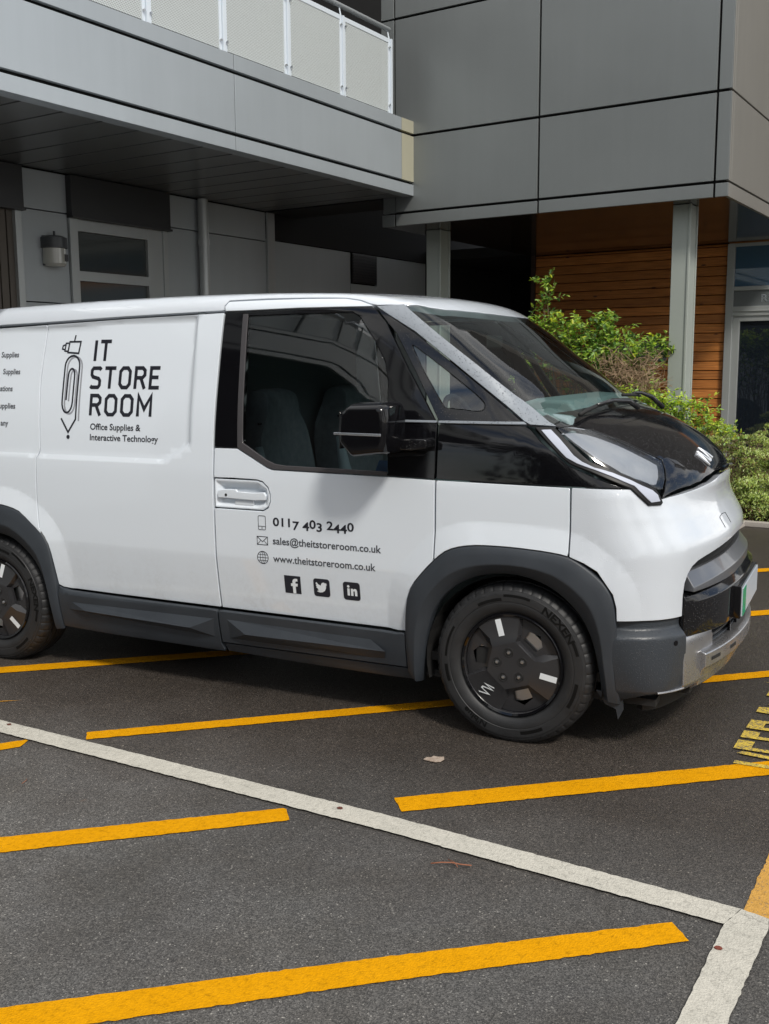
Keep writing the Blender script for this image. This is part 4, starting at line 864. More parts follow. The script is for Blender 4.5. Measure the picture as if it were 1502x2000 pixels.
poly_sheet('yellow_line', [(-2.60,-1.60),(-2.43,-1.472),(-2.346,-1.411),(-2.42,-1.455),(-2.60,-1.585)], .004, M_YEL, 'thin yellow sliver of paint above the white line at the left edge', 'road marking', 'yellow hatching lines')
poly_sheet('white_line', [(-5.5,-1.40),(-2.219,-1.669),(-.177,-1.808),(1.072,-1.934),(1.037,-2.041),(-.12,-1.925),(-2.102,-1.784),(-5.5,-1.51)], .008, M_WLINE, 'long white bay line running diagonally across the tarmac below the van', 'road marking', 'white bay lines', .0013)
poly_sheet('white_line', [(1.0380,-2.0435),(1.0745,-1.9340),(1.9,-2.21),(1.9,-2.235),(1.157,-1.9665),(1.157,-2.02),(1.109,-2.497),(.98,-4.2),(.85,-4.2),(.994,-2.551)][:2]+[(1.154,-1.957),(1.157,-2.02),(1.109,-2.497),(.98,-4.2),(.85,-4.2),(.994,-2.551)], .008, M_WLINE, 'cracked white bay line turning down to the bottom right corner', 'road marking', 'white bay lines', .0013)
poly_sheet('faded_line', [(1.079,-1.930),(1.115,-1.50),(1.165,-1.0),(1.33,-1.0),(1.29,-1.50),(1.25,-1.985),(1.158,-1.957)], .0025, M_YELOLD, 'broad faded yellow band at the right edge meeting the white corner', 'road marking', None, .0013)
# KEEP CLEAR, stretched letters read from the right
KL = {'K': [[(0,0),(0,1)],[(1,1),(.08,.45)],[(.3,.58),(1,0)]], 'E': [[(1,1),(0,1),(0,0),(1,0)],[(0,.5),(.8,.5)]], 'P': [[(0,0),(0,1),(.85,1),(1,.88),(1,.62),(.85,.5),(0,.5)]],
      'C': [[(1,.85),(.75,1),(.25,1),(0,.8),(0,.2),(.25,0),(.75,0),(1,.15)]], 'L': [[(0,1),(0,0),(1,0)]], 'A': [[(0,0),(.5,1),(1,0)],[(.25,.4),(.75,.4)]], 'R': [[(0,0),(0,1),(.85,1),(1,.88),(1,.62),(.85,.5),(0,.5)],[(.5,.5),(1,0)]]}
V = []; F = []; y = -.772
for ch, wd in zip('KEEP CLEAR', (.150,.125,.105,.135,.035,.13,.12,.125,.14,.14)):
    if ch != ' ':
        for s in KL[ch]:
            v, f = ribbon([(px_*(wd-.03)+.015, pz_*.67) for px_, pz_ in s], .034); b_ = len(V)
            for (a_, c_) in v:
                yy = y+a_; xt = .866+.075*(yy+.772); V.append((xt+(.69-c_)*2.0, yy, .0065))
            F += [tuple(i+b_ for i in q) for q in f]
    y += wd+.022
ko = mesh_obj('keep_clear_lettering', V, F, M_YELTXT); bm = bmesh.new(); bm.from_mesh(ko.data)
for i, f in enumerate(bm.faces):
    if f.calc_area() > 0 and f.normal.z < 0: f.normal_flip()
for i, v in enumerate(bm.verts): v.co.z += 0
bm.to_mesh(ko.data); bm.free(); tag(ko, 'worn yellow stretched KEEP lettering at the right edge beyond the yellow line', 'road marking', kind='structure')

# ================================================================== OFFICE BUILDING
BK = (-.0507, 4.6069, 0); BRZ = -.1212
bld = empty('office_building', BK, BRZ); tag(bld, 'grey panelled office building with balcony, overhanging box and timber entrance wall', 'building')
def cladm(name, c, rough=.38, metal=.35):
    m = mat(name, c, rough, metal); v = coords(m); f = noise(m, v, .7, 4); st = coords(m, (7, 7, .5)); f2 = noise(m, st, 1.4, 5, .6)
    cc = mixc(m, ramp(m, f, [(.3, 0.0), (.7, 1.0)]), tuple(x*.93 for x in c), tuple(x*1.06 for x in c)); cc = mixc(m, 1.0, cc, ramp(m, f2, [(.3, .975), (.7, 1.015)]), 'MULTIPLY'); LK(m, cc, BS(m).inputs['Base Color'])
    bump(m, noise(m, v, .8, 2), .16, .05)
    return m
M_BOX = cladm('dark_grey_cladding', (.174,.187,.186)); M_FAS = cladm('mid_grey_cladding', (.38,.415,.44)); M_BAND = cladm('warm_lit_cladding', (.52,.50,.38))
M_WALLP = cladm('wall_panel', (.37,.40,.415), .45, .1); M_FRAME = cladm('aluminium_frame', (.42,.44,.44), .4, .4)
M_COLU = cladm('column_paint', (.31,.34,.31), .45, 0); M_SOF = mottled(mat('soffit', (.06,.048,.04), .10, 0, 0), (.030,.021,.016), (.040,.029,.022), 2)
M_SOF2 = cladm('plank_soffit', (.13,.135,.135), .3, .1); M_SHUT = mat('shutter_box', (.03,.03,.032), .4)
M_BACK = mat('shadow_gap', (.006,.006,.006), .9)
def quadgrid(mb, ax, xs, zs, fixed, gap, depth, skip=()):
    for i in range(len(xs)-1):
        for j in range(len(zs)-1):
            if (i, j) in skip: continue
            a0, a1, z0, z1 = xs[i]+gap/2, xs[i+1]-gap/2, zs[j]+gap/2, zs[j+1]-gap/2
            if ax == 'b': mb.box((a0, fixed, z0), (a1, fixed+depth, z1))
            else: mb.box((fixed-depth, a0, z0), (fixed, a1, z1))
ZR = [3.05, 3.177, 3.937, 5.10, 6.3, 7.6, 8.9]
b = MB(); quadgrid(b, 'b', [-3.43,-3.30,-1.676,0.0], ZR, 0.0, .03, .018, skip=[(0,1)]) if False else None
b = MB()
for x0, x1 in ((-3.30,-1.676),(-1.676,0.0),(0.0,.118)):
    for j in range(6): b.box((x0+.010, 0, ZR[j]+(.012 if j else 0)), (x1-.010 if x1 < .1 else x1, .03, ZR[j+1]-.012))
for j, (z0, z1) in enumerate(((3.05,3.168),(3.186,3.928),(3.946,5.091),(5.109,6.291),(6.309,8.9))): b.box((-3.46, 0 if j != 1 else .02, z0), (-3.308, .03 if j != 1 else .05, z1))
b.build('box_cladding', M_BOX, bld, bevel=.003)
b = MB()
for y0, y1 in ((.0,.10),(.10,2.6),(2.6,5.4)):
    for j in range(6): b.box((.088, y0+(.032 if y0 == 0 else .002), ZR[j]+(.009 if j else 0)), (.120, y1-.002, ZR[j+1]-.009))
b.build('side_cladding', cladm('sunlit_box_cladding', (.27,.262,.24)), bld, bevel=.003)  # box cladding with the sun on this face put into its colour
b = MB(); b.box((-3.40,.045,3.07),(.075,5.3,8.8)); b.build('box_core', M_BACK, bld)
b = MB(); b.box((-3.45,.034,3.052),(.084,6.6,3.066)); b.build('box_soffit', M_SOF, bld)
for (a0, b0, a1, b1) in ((-.435,.25,-.275,.46),(-3.215,.50,-3.045,.70)):
    b = MB(); b.box((a0,b0,0),(a1,b1,3.05)); b.box((a1-.012,b0-.012,0),(a1+.014,b0+.010,3.05)); b.box((a1-.012,b1-.01,0),(a1+.014,b1+.012,3.05)); b.build('column', M_COLU, bld, bevel=.006)
# timber wall
def wood():
    m = mat('cedar_boards', (.25,.10,.04), .45); v = coords(m)
    sx = N(m, 'ShaderNodeSeparateXYZ'); LK(m, v, sx.inputs[0]); row = math_(m, 'FLOOR', math_(m, 'DIVIDE', sx.outputs[2], .116))
    wn = N(m, 'ShaderNodeTexWhiteNoise'); wn.noise_dimensions = '1D'; LK(m, row, wn.inputs['W'])
    cb = N(m, 'ShaderNodeCombineXYZ'); LK(m, math_(m, 'ADD', math_(m, 'MULTIPLY', sx.outputs[0], 1.3), math_(m, 'MULTIPLY', row, 7.31)), cb.inputs[0]); LK(m, math_(m, 'MULTIPLY', sx.outputs[2], 24.0), cb.inputs[2])
    gr = noise(m, cb.outputs[0], 2.2, 8, .65)
    c = ramp(m, gr, [(.28, (.24,.082,.018)), (.5, (.54,.195,.045)), (.72, (.70,.30,.080))])
    c = mixc(m, 1.0, c, ramp(m, wn.outputs['Value'], [(0, .72), (1, 1.15)]), 'MULTIPLY')
    kn = N(m, 'ShaderNodeTexVoronoi'); kn.inputs['Scale'].default_value = 1.0; cb2 = N(m, 'ShaderNodeCombineXYZ'); LK(m, math_(m, 'MULTIPLY', sx.outputs[0], 3.2), cb2.inputs[0]); LK(m, math_(m, 'MULTIPLY', sx.outputs[2], 8.6), cb2.inputs[2]); LK(m, cb2.outputs[0], kn.inputs['Vector'])
    c = mixc(m, ramp(m, kn.outputs['Distance'], [(.05, 1.0), (.13, 0.0)]), c, (.06,.02,.01))
    LK(m, c, BS(m).inputs['Base Color']); bump(m, gr, .25, .003); return m
M_WOOD = wood()
b = MB(); z = 0.0; k = 0
while z < 3.04:
    z1 = min(z+.116, 3.05)
    b.prism([(3.735,z+.003),(3.722,z+.006),(3.728,z1-.008),(3.735,z1-.003),(3.76,z1-.003),(3.76,z+.003)], -3.38, -.815, ax='x'); z = z1; k += 1
b.build('timber_wall', M_WOOD, bld, bevel=.003)
b = MB(); b.box((-3.44,3.70,0),(-3.382,3.80,3.05)); b.build('corner_trim', mat('dark_stained_wood', (.04,.022,.015), .5), bld)
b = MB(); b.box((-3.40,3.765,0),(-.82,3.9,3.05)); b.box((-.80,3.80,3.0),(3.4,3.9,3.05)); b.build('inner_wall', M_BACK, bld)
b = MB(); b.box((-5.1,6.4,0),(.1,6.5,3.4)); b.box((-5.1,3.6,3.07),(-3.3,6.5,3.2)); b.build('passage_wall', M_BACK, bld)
b = MB(); b.box((.125,3.76,3.05),(4.6,3.82,8.9)); b.build('sky_block_wall', mat('upper_grey', (.09,.085,.08), .6), bld)  # unseen wall added to keep sky out of the bonnet and windscreen reflections
b = MB()
b.box((-.80,3.70,3.04),(4.6,3.755,3.20)); b.build('timber_band', M_WOOD, bld)
# entrance
b = MB()
for a0, a1, z0, z1, y0 in ((-.812,-.725,0,3.04,3.68),(-.725,-.640,.0,2.17,3.70),(-.725,3.0,2.475,2.525,3.685),(-.725,3.0,2.17,2.285,3.685),(-.640,3.0,2.105,2.17,3.70),(-.725,3.0,3.0,3.04,3.69),(-.64,3.0,.0,.12,3.70),(.33,.42,.12,2.105,3.70)): b.box((a0,y0,z0),(a1,y0+.06,z1))
b.box((-.725,3.672,2.222),(3.0,3.6845,2.232))
en = b.build('entrance_frame', M_FRAME, bld, bevel=.003)
b = MB(); b.box((-.72,3.71,2.526),(3.0,3.72,3.0)); b.build('transom_window', darkglass('transom_sky_tint', (.05,.11,.18)), bld)  # blue base colour stands in for sky reflected in the glass
b = MB(); b.box((-.638,3.73,.121),(.329,3.74,2.104)); b.box((.421,3.73,.121),(3.0,3.74,2.104)); b.build('door_glass', M_WIN, bld)
b = MB(); b.box((-.722,3.70,2.286),(3.0,3.71,2.474)); sg = b.build('sign_panel', mat('sign_grey', (.13,.145,.15), .4), bld)
v, f = fit_text('RE', -.395, -.25, 2.335, .085, .02); lt = MB(); lt.add([(p[0], 3.697, p[1]) for p in v], f); lt.build('sign_letters', M_CHROME, sg)
# wing wall under the balcony
A0 = -5.05
b = MB()
for y0, y1, z0, z1 in ((-3.36,-2.84,2.995,3.33),(-3.36,-2.84,2.19,2.985),(-3.36,-2.84,0,2.18),(-1.595,.0,3.015,3.33),(-1.595,-1.03,0,3.005),(-1.02,.0,0,3.005),(.14,1.70,0,3.03),(2.32,3.6,0,3.03),(1.70,2.32,0,2.64),(-12,-4.9,0,3.33)): b.box((A0-.04,y0+.004,z0),(A0,y1-.004,z1))
b.build('wing_wall', M_WALLP, bld, bevel=.002)
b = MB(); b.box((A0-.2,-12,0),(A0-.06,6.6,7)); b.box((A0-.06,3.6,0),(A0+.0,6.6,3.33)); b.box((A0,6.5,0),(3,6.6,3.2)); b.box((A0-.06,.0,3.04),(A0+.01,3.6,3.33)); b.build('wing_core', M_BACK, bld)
b = MB()
for y0, y1 in ((-3.95,-3.365),(-2.845,-1.59)): b.box((A0,y0,2.965),(A0+.07,y1,3.33)); b.box((A0,y0-.0,2.955),(A0+.085,y1+.012,2.975))
b.build('shutter_box', M_SHUT, bld)
b = MB(); b.box((A0-.02,-2.84,0),(A0+.03,-2.75,2.955)); b.box((A0-.02,-1.66,0),(A0+.03,-1.60,2.955)); b.box((A0-.03,-2.75,2.85),(A0+.01,-1.66,2.955)); b.box((A0-.03,-2.75,2.40),(A0+.01,-1.66,2.49)); b.box((A0-.03,-1.86,0),(A0+.012,-1.66,2.955))
b.box((A0-.02,-3.43,0),(A0+.03,-3.365,2.955)); b.box((A0-.02,0,0),(A0+.03,.13,3.33)); b.build('window_frame', M_FRAME, bld, bevel=.002)
b = MB(); b.box((A0-.035,-2.75,2.49),(A0-.02,-1.86,2.85)); b.box((A0-.035,-2.75,.3),(A0-.02,-1.86,2.40)); b.build('window_pane', mat('dim_glass', (.03,.035,.032), .08, 0, 0, .8), bld)
b = MB()
for y in np.arange(-4.0,-3.44,.085): b.box((A0-.03,y,.3),(A0-.01,y+.07,2.955))
b.build('window_blind', mat('blind_brown', (.10,.085,.07), .6), bld)
b = MB(); b.tube([(A0+.075,-1.115,0),(A0+.075,-1.115,3.33)], .055, 20); b.tube([(A0+.075,-1.115,2.86),(A0+.075,-1.115,2.92)], .062, 20); b.build('drainpipe', M_FRAME, bld, angle=40)
b = MB(); b.box((A0-.01,1.73,2.66),(A0+.01,2.30,3.03)); 
for z in np.arange(2.68, 3.01, .035): b.box((A0+.008,1.74,z),(A0+.018,2.29,z+.018))
b.build('vent_grille', M_SHUT, bld)
# balcony
b = MB(); y = -12.0
ys = [-8.9+.3475*i for i in range(27)]
for y0 in ys:
    if y0 > -.02: continue
    b.box((A0,y0+.012,3.345),(-3.11,min(y0+.3355,-.0),3.365))
b.build('balcony_soffit', M_SOF2, bld)
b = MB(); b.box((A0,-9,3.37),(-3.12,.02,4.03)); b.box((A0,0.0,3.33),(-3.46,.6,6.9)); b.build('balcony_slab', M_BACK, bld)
b = MB()
for y0, y1 in ((-9,-5.60),(-5.592,-2.776),(-2.768,-.231)):
    for z0, z1 in ((3.335,3.444),(3.474,3.922),(3.952,4.072)): b.box((-3.11,y0,z0),(-3.073,y1,z1))
b.box((-3.11,-.227,3.335),(-3.073,0,3.444)); b.box((-3.20,-9,4.052),(-3.112,-.0,4.070)); b.box((-3.20,-9,3.335),(-3.112,-.0,3.343)); b.build('balcony_fascia', M_FAS, bld, bevel=.003)
b = MB(); b.box((-3.11,-.227,3.474),(-3.0725,-.001,3.922)); b.box((-3.11,-.227,3.952),(-3.0725,-.001,4.072)); b.build('warm_lit_band', M_BAND, bld)  # warm light on the fascia end, painted in as a yellowish colour
M_RAIL = mat('galvanised_white', (.66,.72,.78), .4, .1)
def perf():
    m = mat('perforated_sheet', (.58,.62,.62), .5, .0); v = coords(m, (1,1,1)); sx = N(m, 'ShaderNodeSeparateXYZ'); LK(m, v, sx.inputs[0])
    p = .014; row = math_(m, 'DIVIDE', sx.outputs[2], p*.86); ri = math_(m, 'FLOOR', row); fz = math_(m, 'SUBTRACT', math_(m, 'FRACT', row), .5)
    u = math_(m, 'ADD', math_(m, 'DIVIDE', sx.outputs[1], p), math_(m, 'MULTIPLY', ri, .5)); fu = math_(m, 'SUBTRACT', math_(m, 'FRACT', u), .5)
    d = math_(m, 'SQRT', math_(m, 'ADD', math_(m, 'MULTIPLY', fz, fz), math_(m, 'MULTIPLY', fu, fu))); hole = math_(m, 'LESS_THAN', d, .31)
    tr = N(m, 'ShaderNodeBsdfTransparent'); mxs = N(m, 'ShaderNodeMixShader'); LK(m, hole, mxs.inputs[0]); LK(m, BS(m).outputs[0], mxs.inputs[1]); LK(m, tr.outputs[0], mxs.inputs[2])
    LK(m, mxs.outputs[0], m.node_tree.nodes['Material Output'].inputs['Surface']); return m
M_PERF = perf()
posts = [-.40-.823*i for i in range(10)]
for i, y in enumerate(posts):
    b = MB(); b.box((-3.118,y-.012,4.075),(-3.078,y+.012,4.775)); b.box((-3.112,y-.040,4.075),(-3.106,y+.040,4.775)); b.tube([(-3.11,y,4.77),(-3.13,y,4.855)], .007, 8); b.build('railing_post', M_RAIL, bld)
    if i:
        p = MB(); y0, y1 = y+.045, posts[i-1]-.045
        p.box((-3.099,y0,4.085),(-3.096,y1,4.735)); o = p.build('railing_panel', M_PERF, bld)
        p = MB(); p.box((-3.103,y0-.0,4.735),(-3.092,y1,4.775)); p.box((-3.103,y0-.028,4.08),(-3.092,y0,4.775)); p.box((-3.103,y1,4.08),(-3.092,y1+.028,4.775)); p.build('panel_frame', M_RAIL, o)
        p = MB(); 
        for yy in (y0-.01, y1+.01):
            for zz in (4.69, 4.15): p.lathe([(0,.0),(.010,.0),(.010,-.02),(0,-.02)], (-3.075,yy,zz), 10, 'x')
        p.build('panel_bolt', M_STEEL, o)
b = MB(); b.tube([(-3.13,-8.5,4.875),(-3.13,-.37,4.875)], .0235, 16); b.build('handrail', mat('handrail_steel', (.55,.58,.60), .35, .2), bld, smooth=True)
# wall lamp: a thing on the wall
lamp = empty('wall_lamp', (0,0,0)); lamp.matrix_world = bld.matrix_basis @ Matrix.Translation((A0, -3.04, 2.50)); tag(lamp, 'wall lamp with dark hood and milky lens on the grey wall by the window', 'wall lamp')
b = MB(); b.box((.0,-.10,.01),(.03,.10,.27)); b.lathe([(.0,.275),(.08,.272),(.118,.255),(.122,.165),(.10,.160),(.0,.160)], (.035,0,0), 24, 'z'); b.tube([(.05,.0,.27),(.05,.0,.315)], .011, 6); b.build('hood', mat('lamp_hood', (.05,.055,.06), .4), lamp, angle=30)
b = MB(); b.lathe([(.0,.162),(.104,.162),(.106,.03),(.090,.004),(.0,.0)], (.035,0,0), 24, 'z'); b.build('lens', mat('milky_lens', (.40,.40,.36), .3, 0, 1), lamp, angle=30)
b = MB(); b.box((.115,.035,.05),(.135,.075,.11)); b.build('sensor_window', M_SHUT, lamp)
# plaque
pq = MB(); pq.box((0,0,0),(.80,.02,.26)); pqo = pq.build('wall_plaque', mat('plaque_grey', (.16,.165,.165), .45)); pqo.matrix_world = bld.matrix_basis @ Matrix.Translation((-2.33, 3.695, 1.625)); tag(pqo, 'grey plaque with dark lettering on the timber wall behind the rose bush', 'sign')
v, f = fit_text('ng', .655, .735, .075, .075, .01); b = MB(); b.add([(p[0], -.002, p[1]) for p in v], f); b.build('plaque_letters', M_DARK, pqo)

# ---- planting bed
def L2W(a, b_, z=0): q = bld.matrix_basis @ Vector((a, b_, z)); return q
bd = [L2W(-3.4,-.7), L2W(.10,-.7), L2W(.10,1.05), L2W(4,1.05), L2W(4,3.75), L2W(-3.4,3.75)]
M_SOIL = mottled(mat('bark_mulch', (.05,.03,.02), .9), (.035,.02,.014), (.085,.055,.035), 22, None, 1.0, 40)
mo = poly_sheet('planting_bed', [(p.x, p.y) for p in bd], .03, M_SOIL, 'dark bark mulch of the planting bed', 'planting bed')
b = MB(); b.box((.02,.97,0),(4,1.05,.055)); b.box((.10,-.7,0),(.17,.968,.055)); b.box((-3.4,-.78,0),(.17,-.702,.055)); kb = b.build('kerb_edging', mat('concrete_edging', (.36,.33,.30), .8), None, bevel=.008); kb.matrix_world = bld.matrix_basis.copy(); tag(kb, 'pale concrete edging of the planting bed', 'kerb', kind='structure')
def leafm(name, c, tr=.35, rough=.45):
    m = bpy.data.materials.new(name); m.use_nodes = True; b_ = BS(m); b_.inputs['Base Color'].default_value = (*c, 1); b_.inputs['Roughness'].default_value = rough
    t = N(m, 'ShaderNodeBsdfTranslucent'); t.inputs[0].default_value = (c[0]*1.3, c[1]*1.25, c[2]*.6, 1); x = N(m, 'ShaderNodeMixShader'); x.inputs[0].default_value = tr
    LK(m, b_.outputs[0], x.inputs[1]); LK(m, t.outputs[0], x.inputs[2]); LK(m, x.outputs[0], m.node_tree.nodes['Material Output'].inputs['Surface']); return m
LG = [leafm('leaf_mid', (.28,.46,.12), .45), leafm('leaf_bright', (.50,.68,.12), .5), leafm('leaf_dark', (.06,.13,.03)), leafm('leaf_yellow', (.55,.58,.05)), leafm('leaf_red', (.50,.13,.05))]
TW = mat('twig_brown', (.13,.085,.05), .8); TWD = mat('dry_twig', (.30,.21,.13), .85)
def leaf(mb, p, d, up_, L_, w, k):
    d = d.normalized(); s = d.cross(up_); s = s.normalized() if s.length > 1e-3 else Vector((1,0,0)); u = s.cross(d)
    mb.k = k; mb.add([p, p+d*L_*.3+s*w*.42+u*L_*.05, p+d*L_*.72+s*w*.34+u*L_*.02, p+d*L_-u*L_*.08, p+d*L_*.72-s*w*.34+u*L_*.02, p+d*L_*.3-s*w*.42+u*L_*.05], [(0,1,2,3),(0,3,4,5)])
def fwd(blobs, b0, b1):
    s = (9.31+b1)/(9.31+b0); return [(2.55+(q[0]-2.55)*s, -9.31+(q[1]+9.31)*s, 1.63+(q[2]-1.63)*s, q[3]*s, *q[4:]) for q in blobs]
def bush(name, blobs, base, nst, per, L_, mats_w, label, dry=None, spread=1.0):
    """blobs: (a, b, z, radius); sprays of leaves on side shoots grown from the base"""
    e = empty(name, L2W(*base)); tag(e, label, 'shrub'); off = e.location
    lv = MB(); st = MB(); tips = []
    for (a, b_, z, r, cnt) in blobs:
        for i in range(cnt):
            v = Vector((random.gauss(0,1), random.gauss(0,1), random.gauss(0,1))).normalized()*r*(random.random()**.45); q = L2W(a, b_, z)+v; tips.append((q, r, v.z/r))
    root = [L2W(base[0]+random.uniform(-.35,.35), base[1]+random.uniform(-.2,.2), .03) for _ in range(7)]
    for j, (q, r, hgt) in enumerate(tips):
        rt_ = min(root, key=lambda t: (t-q).length+random.random()*.4)
        if j % 6 == 0: m_ = (rt_+q)/2+Vector((random.uniform(-.1,.1), random.uniform(-.1,.1), .12)); st.tube([x-off for x in (rt_, m_, q)], [.008,.005,.0025], 5, cap=False)
        d0 = Vector((random.gauss(0,.8), random.gauss(0,.8), random.uniform(.0,1.0))).normalized(); ln = random.uniform(.09,.20)
        st.tube([q-off, q+d0*ln-off], [.0022,.001], 4, cap=False)
        wts = list(mats_w)
        if hgt > .55: wts[1] += 2.5; wts[3] += .9
        if hgt < -.1: wts[2] += 2.0; wts[1] *= .3
        for i in range(per):
            t = (i+.5)/per; side = -1 if i % 2 else 1; dd = (d0*.35+Vector((random.gauss(0,.9), random.gauss(0,.9), random.gauss(.1,.5)))).normalized()
            leaf(lv, q+d0*ln*t-off, dd, Vector((random.gauss(0,.4), random.gauss(0,.4), 1)), L_*random.uniform(.7,1.25), L_*random.uniform(.5,.7), random.choices(range(5), wts)[0])
    if dry:
        dm = MB()
        for (a, b_, z, r, cnt) in dry:
            c_ = L2W(a, b_, z)
            for i in range(cnt):
                v = Vector((random.gauss(0,1), random.gauss(0,1), random.gauss(0,.8)))*r*.55; p0 = c_+v; d0 = Vector((random.gauss(0,1), random.gauss(0,1), random.gauss(.5,.6))).normalized()*random.uniform(.05,.16)
                dm.tube([p0-off, p0+d0*.5+Vector((0,0,.012))-off, p0+d0-off], [.0028,.0022,.001], 4, cap=False)
        dm.build('dry_stems', TWD, e)
    lv.build('foliage', LG[0], e, mats=LG); st.build('stems', TW, e)
    return e
bush('rose_bush', fwd([(-2.32,1.5,1.95,.22,44),(-2.05,1.5,1.86,.26,70),(-1.78,1.45,1.80,.26,70),(-1.50,1.5,1.92,.20,40),(-1.50,1.45,1.62,.34,110),(-1.18,1.5,1.60,.26,54),(-.98,1.5,1.74,.13,20),(-.80,1.55,1.70,.07,6),(-2.24,1.5,2.22,.06,6),(-2.23,1.5,2.32,.05,5),(-2.22,1.5,2.42,.05,6),(-2.24,1.5,2.50,.03,4),(-1.52,1.5,2.10,.05,6),(-1.56,1.5,2.02,.09,8),(-2.3,1.5,1.5,.4,60),(-1.7,1.5,1.3,.4,50),(-1.2,1.5,1.3,.3,36)], 1.5, .2),
     (-1.2,.2,0), 7, 11, .050, [3.2,1.5,1.6,.15,.02], 'tall loose rose bush with pale new shoots against the timber wall', dry=fwd([(-1.22,1.35,1.48,.20,260),(-1.02,1.35,1.38,.17,260),(-1.35,1.35,1.55,.16,120),(-1.0,1.4,1.62,.12,60)], 1.5, .1))
bush('spiraea_bush', fwd([(-1.10,1.35,1.14,.20,60),(-.85,1.35,1.13,.19,60),(-.60,1.35,1.05,.18,52),(-.42,1.35,1.10,.09,14),(-.36,1.35,.95,.15,34),(-.18,1.4,.88,.10,16),(-1.3,1.35,1.1,.25,40),(-.75,1.3,.85,.3,50)], 1.35, -.15), (-.35,-.15,0), 6, 12, .038, [1.6,4.5,.6,.9,.0], 'low bright green bush at the foot of the near column')
JM = [leafm('juniper_mid', (.45,.56,.22), .35), leafm('juniper_pale', (.70,.80,.42), .35), leafm('juniper_dark', (.08,.13,.045), .1), leafm('juniper_brown', (.28,.19,.10), .1)]
def juniper(blobs, label, brown=.12):
    e = empty('juniper_bush', L2W(blobs[0][0], blobs[0][1], 0)); tag(e, label, 'shrub', 'low junipers in the planting bed'); off = e.location; lv = MB(); st = MB()
    for (a, b_, z, rx, ry, rz, cnt) in blobs:
        c_ = L2W(a, b_, z); pads = []
        for i in range(max(14, int(cnt/130))):
            th = random.uniform(0, 6.283); ph = math.acos(random.uniform(-.30, 1)); n_ = Vector((math.sin(ph)*math.cos(th), math.sin(ph)*math.sin(th), math.cos(ph)))
            p = c_+Vector((n_.x*rx, n_.y*ry, n_.z*rz))*random.uniform(.72, .98); pads.append((p, n_, random.uniform(.06, .125), random.random()))
        for i in range(cnt):
            p0_, n_, r0_, dead = random.choice(pads)
            d = (Vector((random.gauss(0,1), random.gauss(0,1), random.gauss(0,1))).normalized()+n_*.75+Vector((0,0,.35))).normalized(); p = p0_+Vector((d.x*1.25, d.y*1.25, d.z*.75))*r0_*random.uniform(.75, 1.08)
            if p.z < .04: continue
            w = [2,2.6,.9,brown*(14 if dead > .80 else 1.5)]; kk_ = random.choices(range(4), w)[0]; d0 = (d+Vector((random.gauss(0,.35), random.gauss(0,.35), random.gauss(.1,.3)))).normalized(); ln = random.uniform(.018,.038)
            for q in range(6):
                t = q/6; dd = (d0*.7+Vector((random.gauss(0,.7), random.gauss(0,.7), random.gauss(0,.7)))).normalized(); s = dd.cross(Vector((.3,.2,1))).normalized()*.0062; p0 = p+d0*ln*t-off
                lv.k = kk_; lv.add([p0-s, p0+s, p0+dd*random.uniform(.012,.024)], [(0,1,2)])
        for i in range(int(cnt*.12)):
            v = Vector((random.gauss(0,.5), random.gauss(0,.5), random.uniform(0,.75))); p = c_+Vector((v.x*rx, v.y*ry, v.z*rz)); d = Vector((random.gauss(0,1), random.gauss(0,1), random.gauss(.4,.6))).normalized()*random.uniform(.04,.1)
            if p.z > .04 and v.length < .9: st.tube([p-off, p+d-off], [.003,.0012], 4, cap=False)
        V0 = []; 
        for i in range(26):
            th = random.uniform(0, 6.283); st.tube([c_+Vector((0,0,-z+.02))-off, c_+Vector((math.cos(th)*rx*.7, math.sin(th)*ry*.7, rz*random.uniform(0,.8)))-off], [.008,.003], 4, cap=False)
    lv.build('foliage', JM[0], e, mats=JM); st.build('stems', TW, e)
juniper([(.9,2.9,.34,1.9,.55,.64,10000)], 'farthest juniper mound, below the glazed entrance door', .10)
juniper([(-.32,2.05,.36,.66,.50,.56,7500),(.05,1.75,.20,.45,.42,.42,4200)], 'broad pale green juniper mound right behind the bonnet', .12)
juniper([(.62,2.0,.25,.45,.45,.44,4200)], 'browner juniper at the right edge of the picture', .40)
juniper([(.02,1.35,.12,.26,.24,.28,2600),(.20,1.28,.08,.20,.16,.17,1500)], 'small low juniper spilling to the kerb beside the bumper', .18)
juniper([(.42,1.45,.12,.24,.28,.34,2600)], 'upright little juniper at the kerb at the right edge', .2)

# ---- litter on the tarmac
b = MB(); b.prism([(-.045,.0),(-.03,.022),(-.012,.018),(.0,.034),(.018,.022),(.042,.02),(.040,-.006),(.022,-.028),(.0,-.030),(-.022,-.018)], .0045, .0075, ax='z'); o = b.build('dead_leaf', mottled(mat('pale_leaf', (.34,.27,.21), .7), (.28,.21,.16), (.40,.33,.27), 60)); o.location = (-.215,-1.25,0); o.rotation_euler = (0,0,.5); tag(o, 'pale flattened dead leaf on the tarmac in front of the front wheel', 'leaf')
M_TWR = mat('russet_twig', (.24,.09,.045), .7)
def twig(pts, loc, label, r=.0022):
    b = MB(); b.tube([Vector((x, y, .006+zz)) for x, y, zz in pts], r, 6); o = b.build('twig', M_TWR, smooth=True); o.location = (*loc, 0); tag(o, label, 'twig', 'fallen twigs')
twig([(0,0,.006),(.03,.015,.009),(.06,.03,.008),(.09,.035,.006),(.125,.045,.005)], (.125,-2.08), 'forked russet twig lying across the lower edge of the white line')
twig([(0,0,.006),(.03,-.012,.006),(.05,-.04,.008)], (.165,-2.03), 'short curved twig touching the forked twig on the white line', .0013)
twig([(0,0,.002),(.015,-.02,.004),(.018,-.045,.002)], (-1.60,-2.12), 'small curled twig on the tarmac near the left edge', .0013)
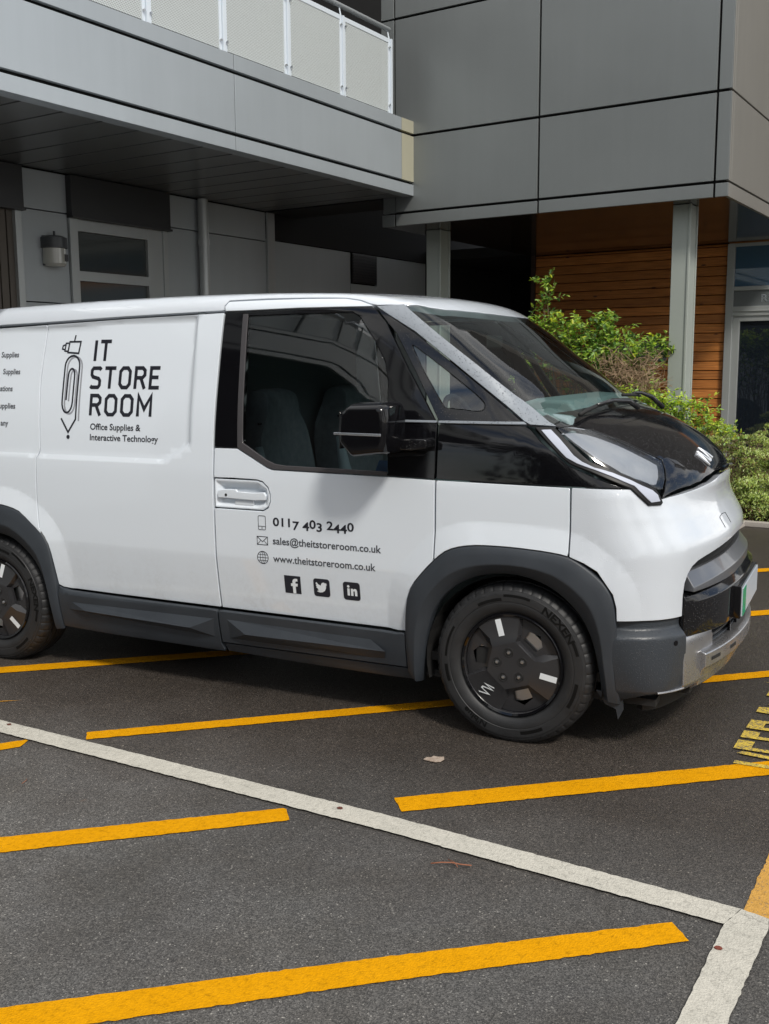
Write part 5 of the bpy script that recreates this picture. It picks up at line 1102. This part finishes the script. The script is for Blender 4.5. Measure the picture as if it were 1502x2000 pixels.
for (x, y), c, lb in (((-.345,-1.835), (.10,.03,.02), 'dark red berry husk on the middle of the white line'), ((1.04,-2.18), (.16,.035,.02), 'red brown crumb on the white line near the bottom right'), ((-2.13,-1.70), (.10,.03,.02), 'dark crumb on the white line at the left edge'), ((-1.55,-2.38), (.5,.5,.5), 'white bird dropping above the middle yellow line')):
    b = MB(); b.prism([(-.011,-.003),(-.006,.007),(.004,.009),(.012,.002),(.008,-.006),(-.003,-.008)], .0085, .012, ax='z'); o = b.build('crumb', mat('crumb', c, .7)); o.location = (x, y, 0); tag(o, lb, 'debris')

# ================================================================== WHAT THE PAINT AND GLASS REFLECT (across the car park)
ob = empty('balcony_block', (0,0,0)); tag(ob, 'grey block with curved balcony and dark undercroft, mirrored in the van side window', 'building')
def arcpts(cx, cy, r, a0, a1, n): return [(cx+r*math.cos(R(a0+(a1-a0)*i/n)), cy+r*math.sin(R(a0+(a1-a0)*i/n))) for i in range(n+1)]
def curved(name, r, z0, z1, m, th=.2, a0=AC0, a1=AC1):
    P = arcpts(ACX, ACY, r, a0, a1, 40); Q = arcpts(ACX, ACY, r-th, a0, a1, 40); n = len(P)
    V = [(x, y, z0) for x, y in P]+[(x, y, z1) for x, y in P]+[(x, y, z1) for x, y in Q]+[(x, y, z0) for x, y in Q]
    F = []
    for i in range(n-1):
        for k in range(4): F.append((k*n+i, k*n+i+1, ((k+1) % 4)*n+i+1, ((k+1) % 4)*n+i))
    b = MB(); b.add(V, F); return b.build(name, m, ob)
M_BLK = mat('render_grey', (.5,.52,.52), .6)
curved('fascia', ACR, AZ, AZ+.14, M_BLK); curved('fascia', ACR, AZ+.20, AZ+.84, M_BLK); curved('fascia', ACR, AZ+.90, AZ+1.02, M_BLK)
curved('balustrade', ACR-.1, AZ+1.10, AZ+1.95, mat('pale_sheet', (.45,.48,.48), .6), .01); curved('handrail', ACR-.1, AZ+2.10, AZ+2.17, M_RAIL, .05)
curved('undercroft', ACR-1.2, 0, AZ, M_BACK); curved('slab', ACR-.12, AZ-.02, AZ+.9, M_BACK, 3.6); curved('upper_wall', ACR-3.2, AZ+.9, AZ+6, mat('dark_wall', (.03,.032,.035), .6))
for i in range(22):
    a = AC0+(AC1-AC0)*(i+.5)/22; x = ACX+(ACR-.05)*math.cos(R(a)); y = ACY+(ACR-.05)*math.sin(R(a)); b = MB(); b.tube([(x, y, AZ+1.0),(x, y, AZ+2.1)], .035, 8); b.build('balustrade_post', M_SHUT, ob)
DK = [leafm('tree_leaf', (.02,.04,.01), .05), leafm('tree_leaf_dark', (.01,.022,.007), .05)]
def tree(x, y, h_, r, lb):
    e = empty('tree', (x, y, 0)); tag(e, lb, 'tree', 'trees across the car park'); t = MB(); t.tube([(0,0,0),(.1,.05,h_*.35),(.05,-.1,h_*.7)], [.22,.16,.07], 10)
    lobes = []
    for i in range(12):
        q = Vector((random.uniform(-.6,.6)*r, random.uniform(-.6,.6)*r, h_*random.uniform(.16 if h_ < 7 else .3,.92))); lobes.append(q); t.tube([(.08,0,h_*.4), q], [.07,.02], 6)
    t.build('trunk', TW, e); c = MB()
    for i in range(3000):
        q = random.choice(lobes); v = Vector((random.gauss(0,1), random.gauss(0,1), random.gauss(0,1))).normalized()*r*.52*random.random()**.4; p = q+v
        leaf(c, p, Vector((random.gauss(0,1), random.gauss(0,1), random.gauss(0,1))), Vector((random.gauss(0,1), 0, 1)), .30, .22, random.choice((0,1)))
    c.build('crown', DK[0], e, mats=DK)
for x, y, h_, r, lb in TREES: tree(x, y, h_, r, lb)
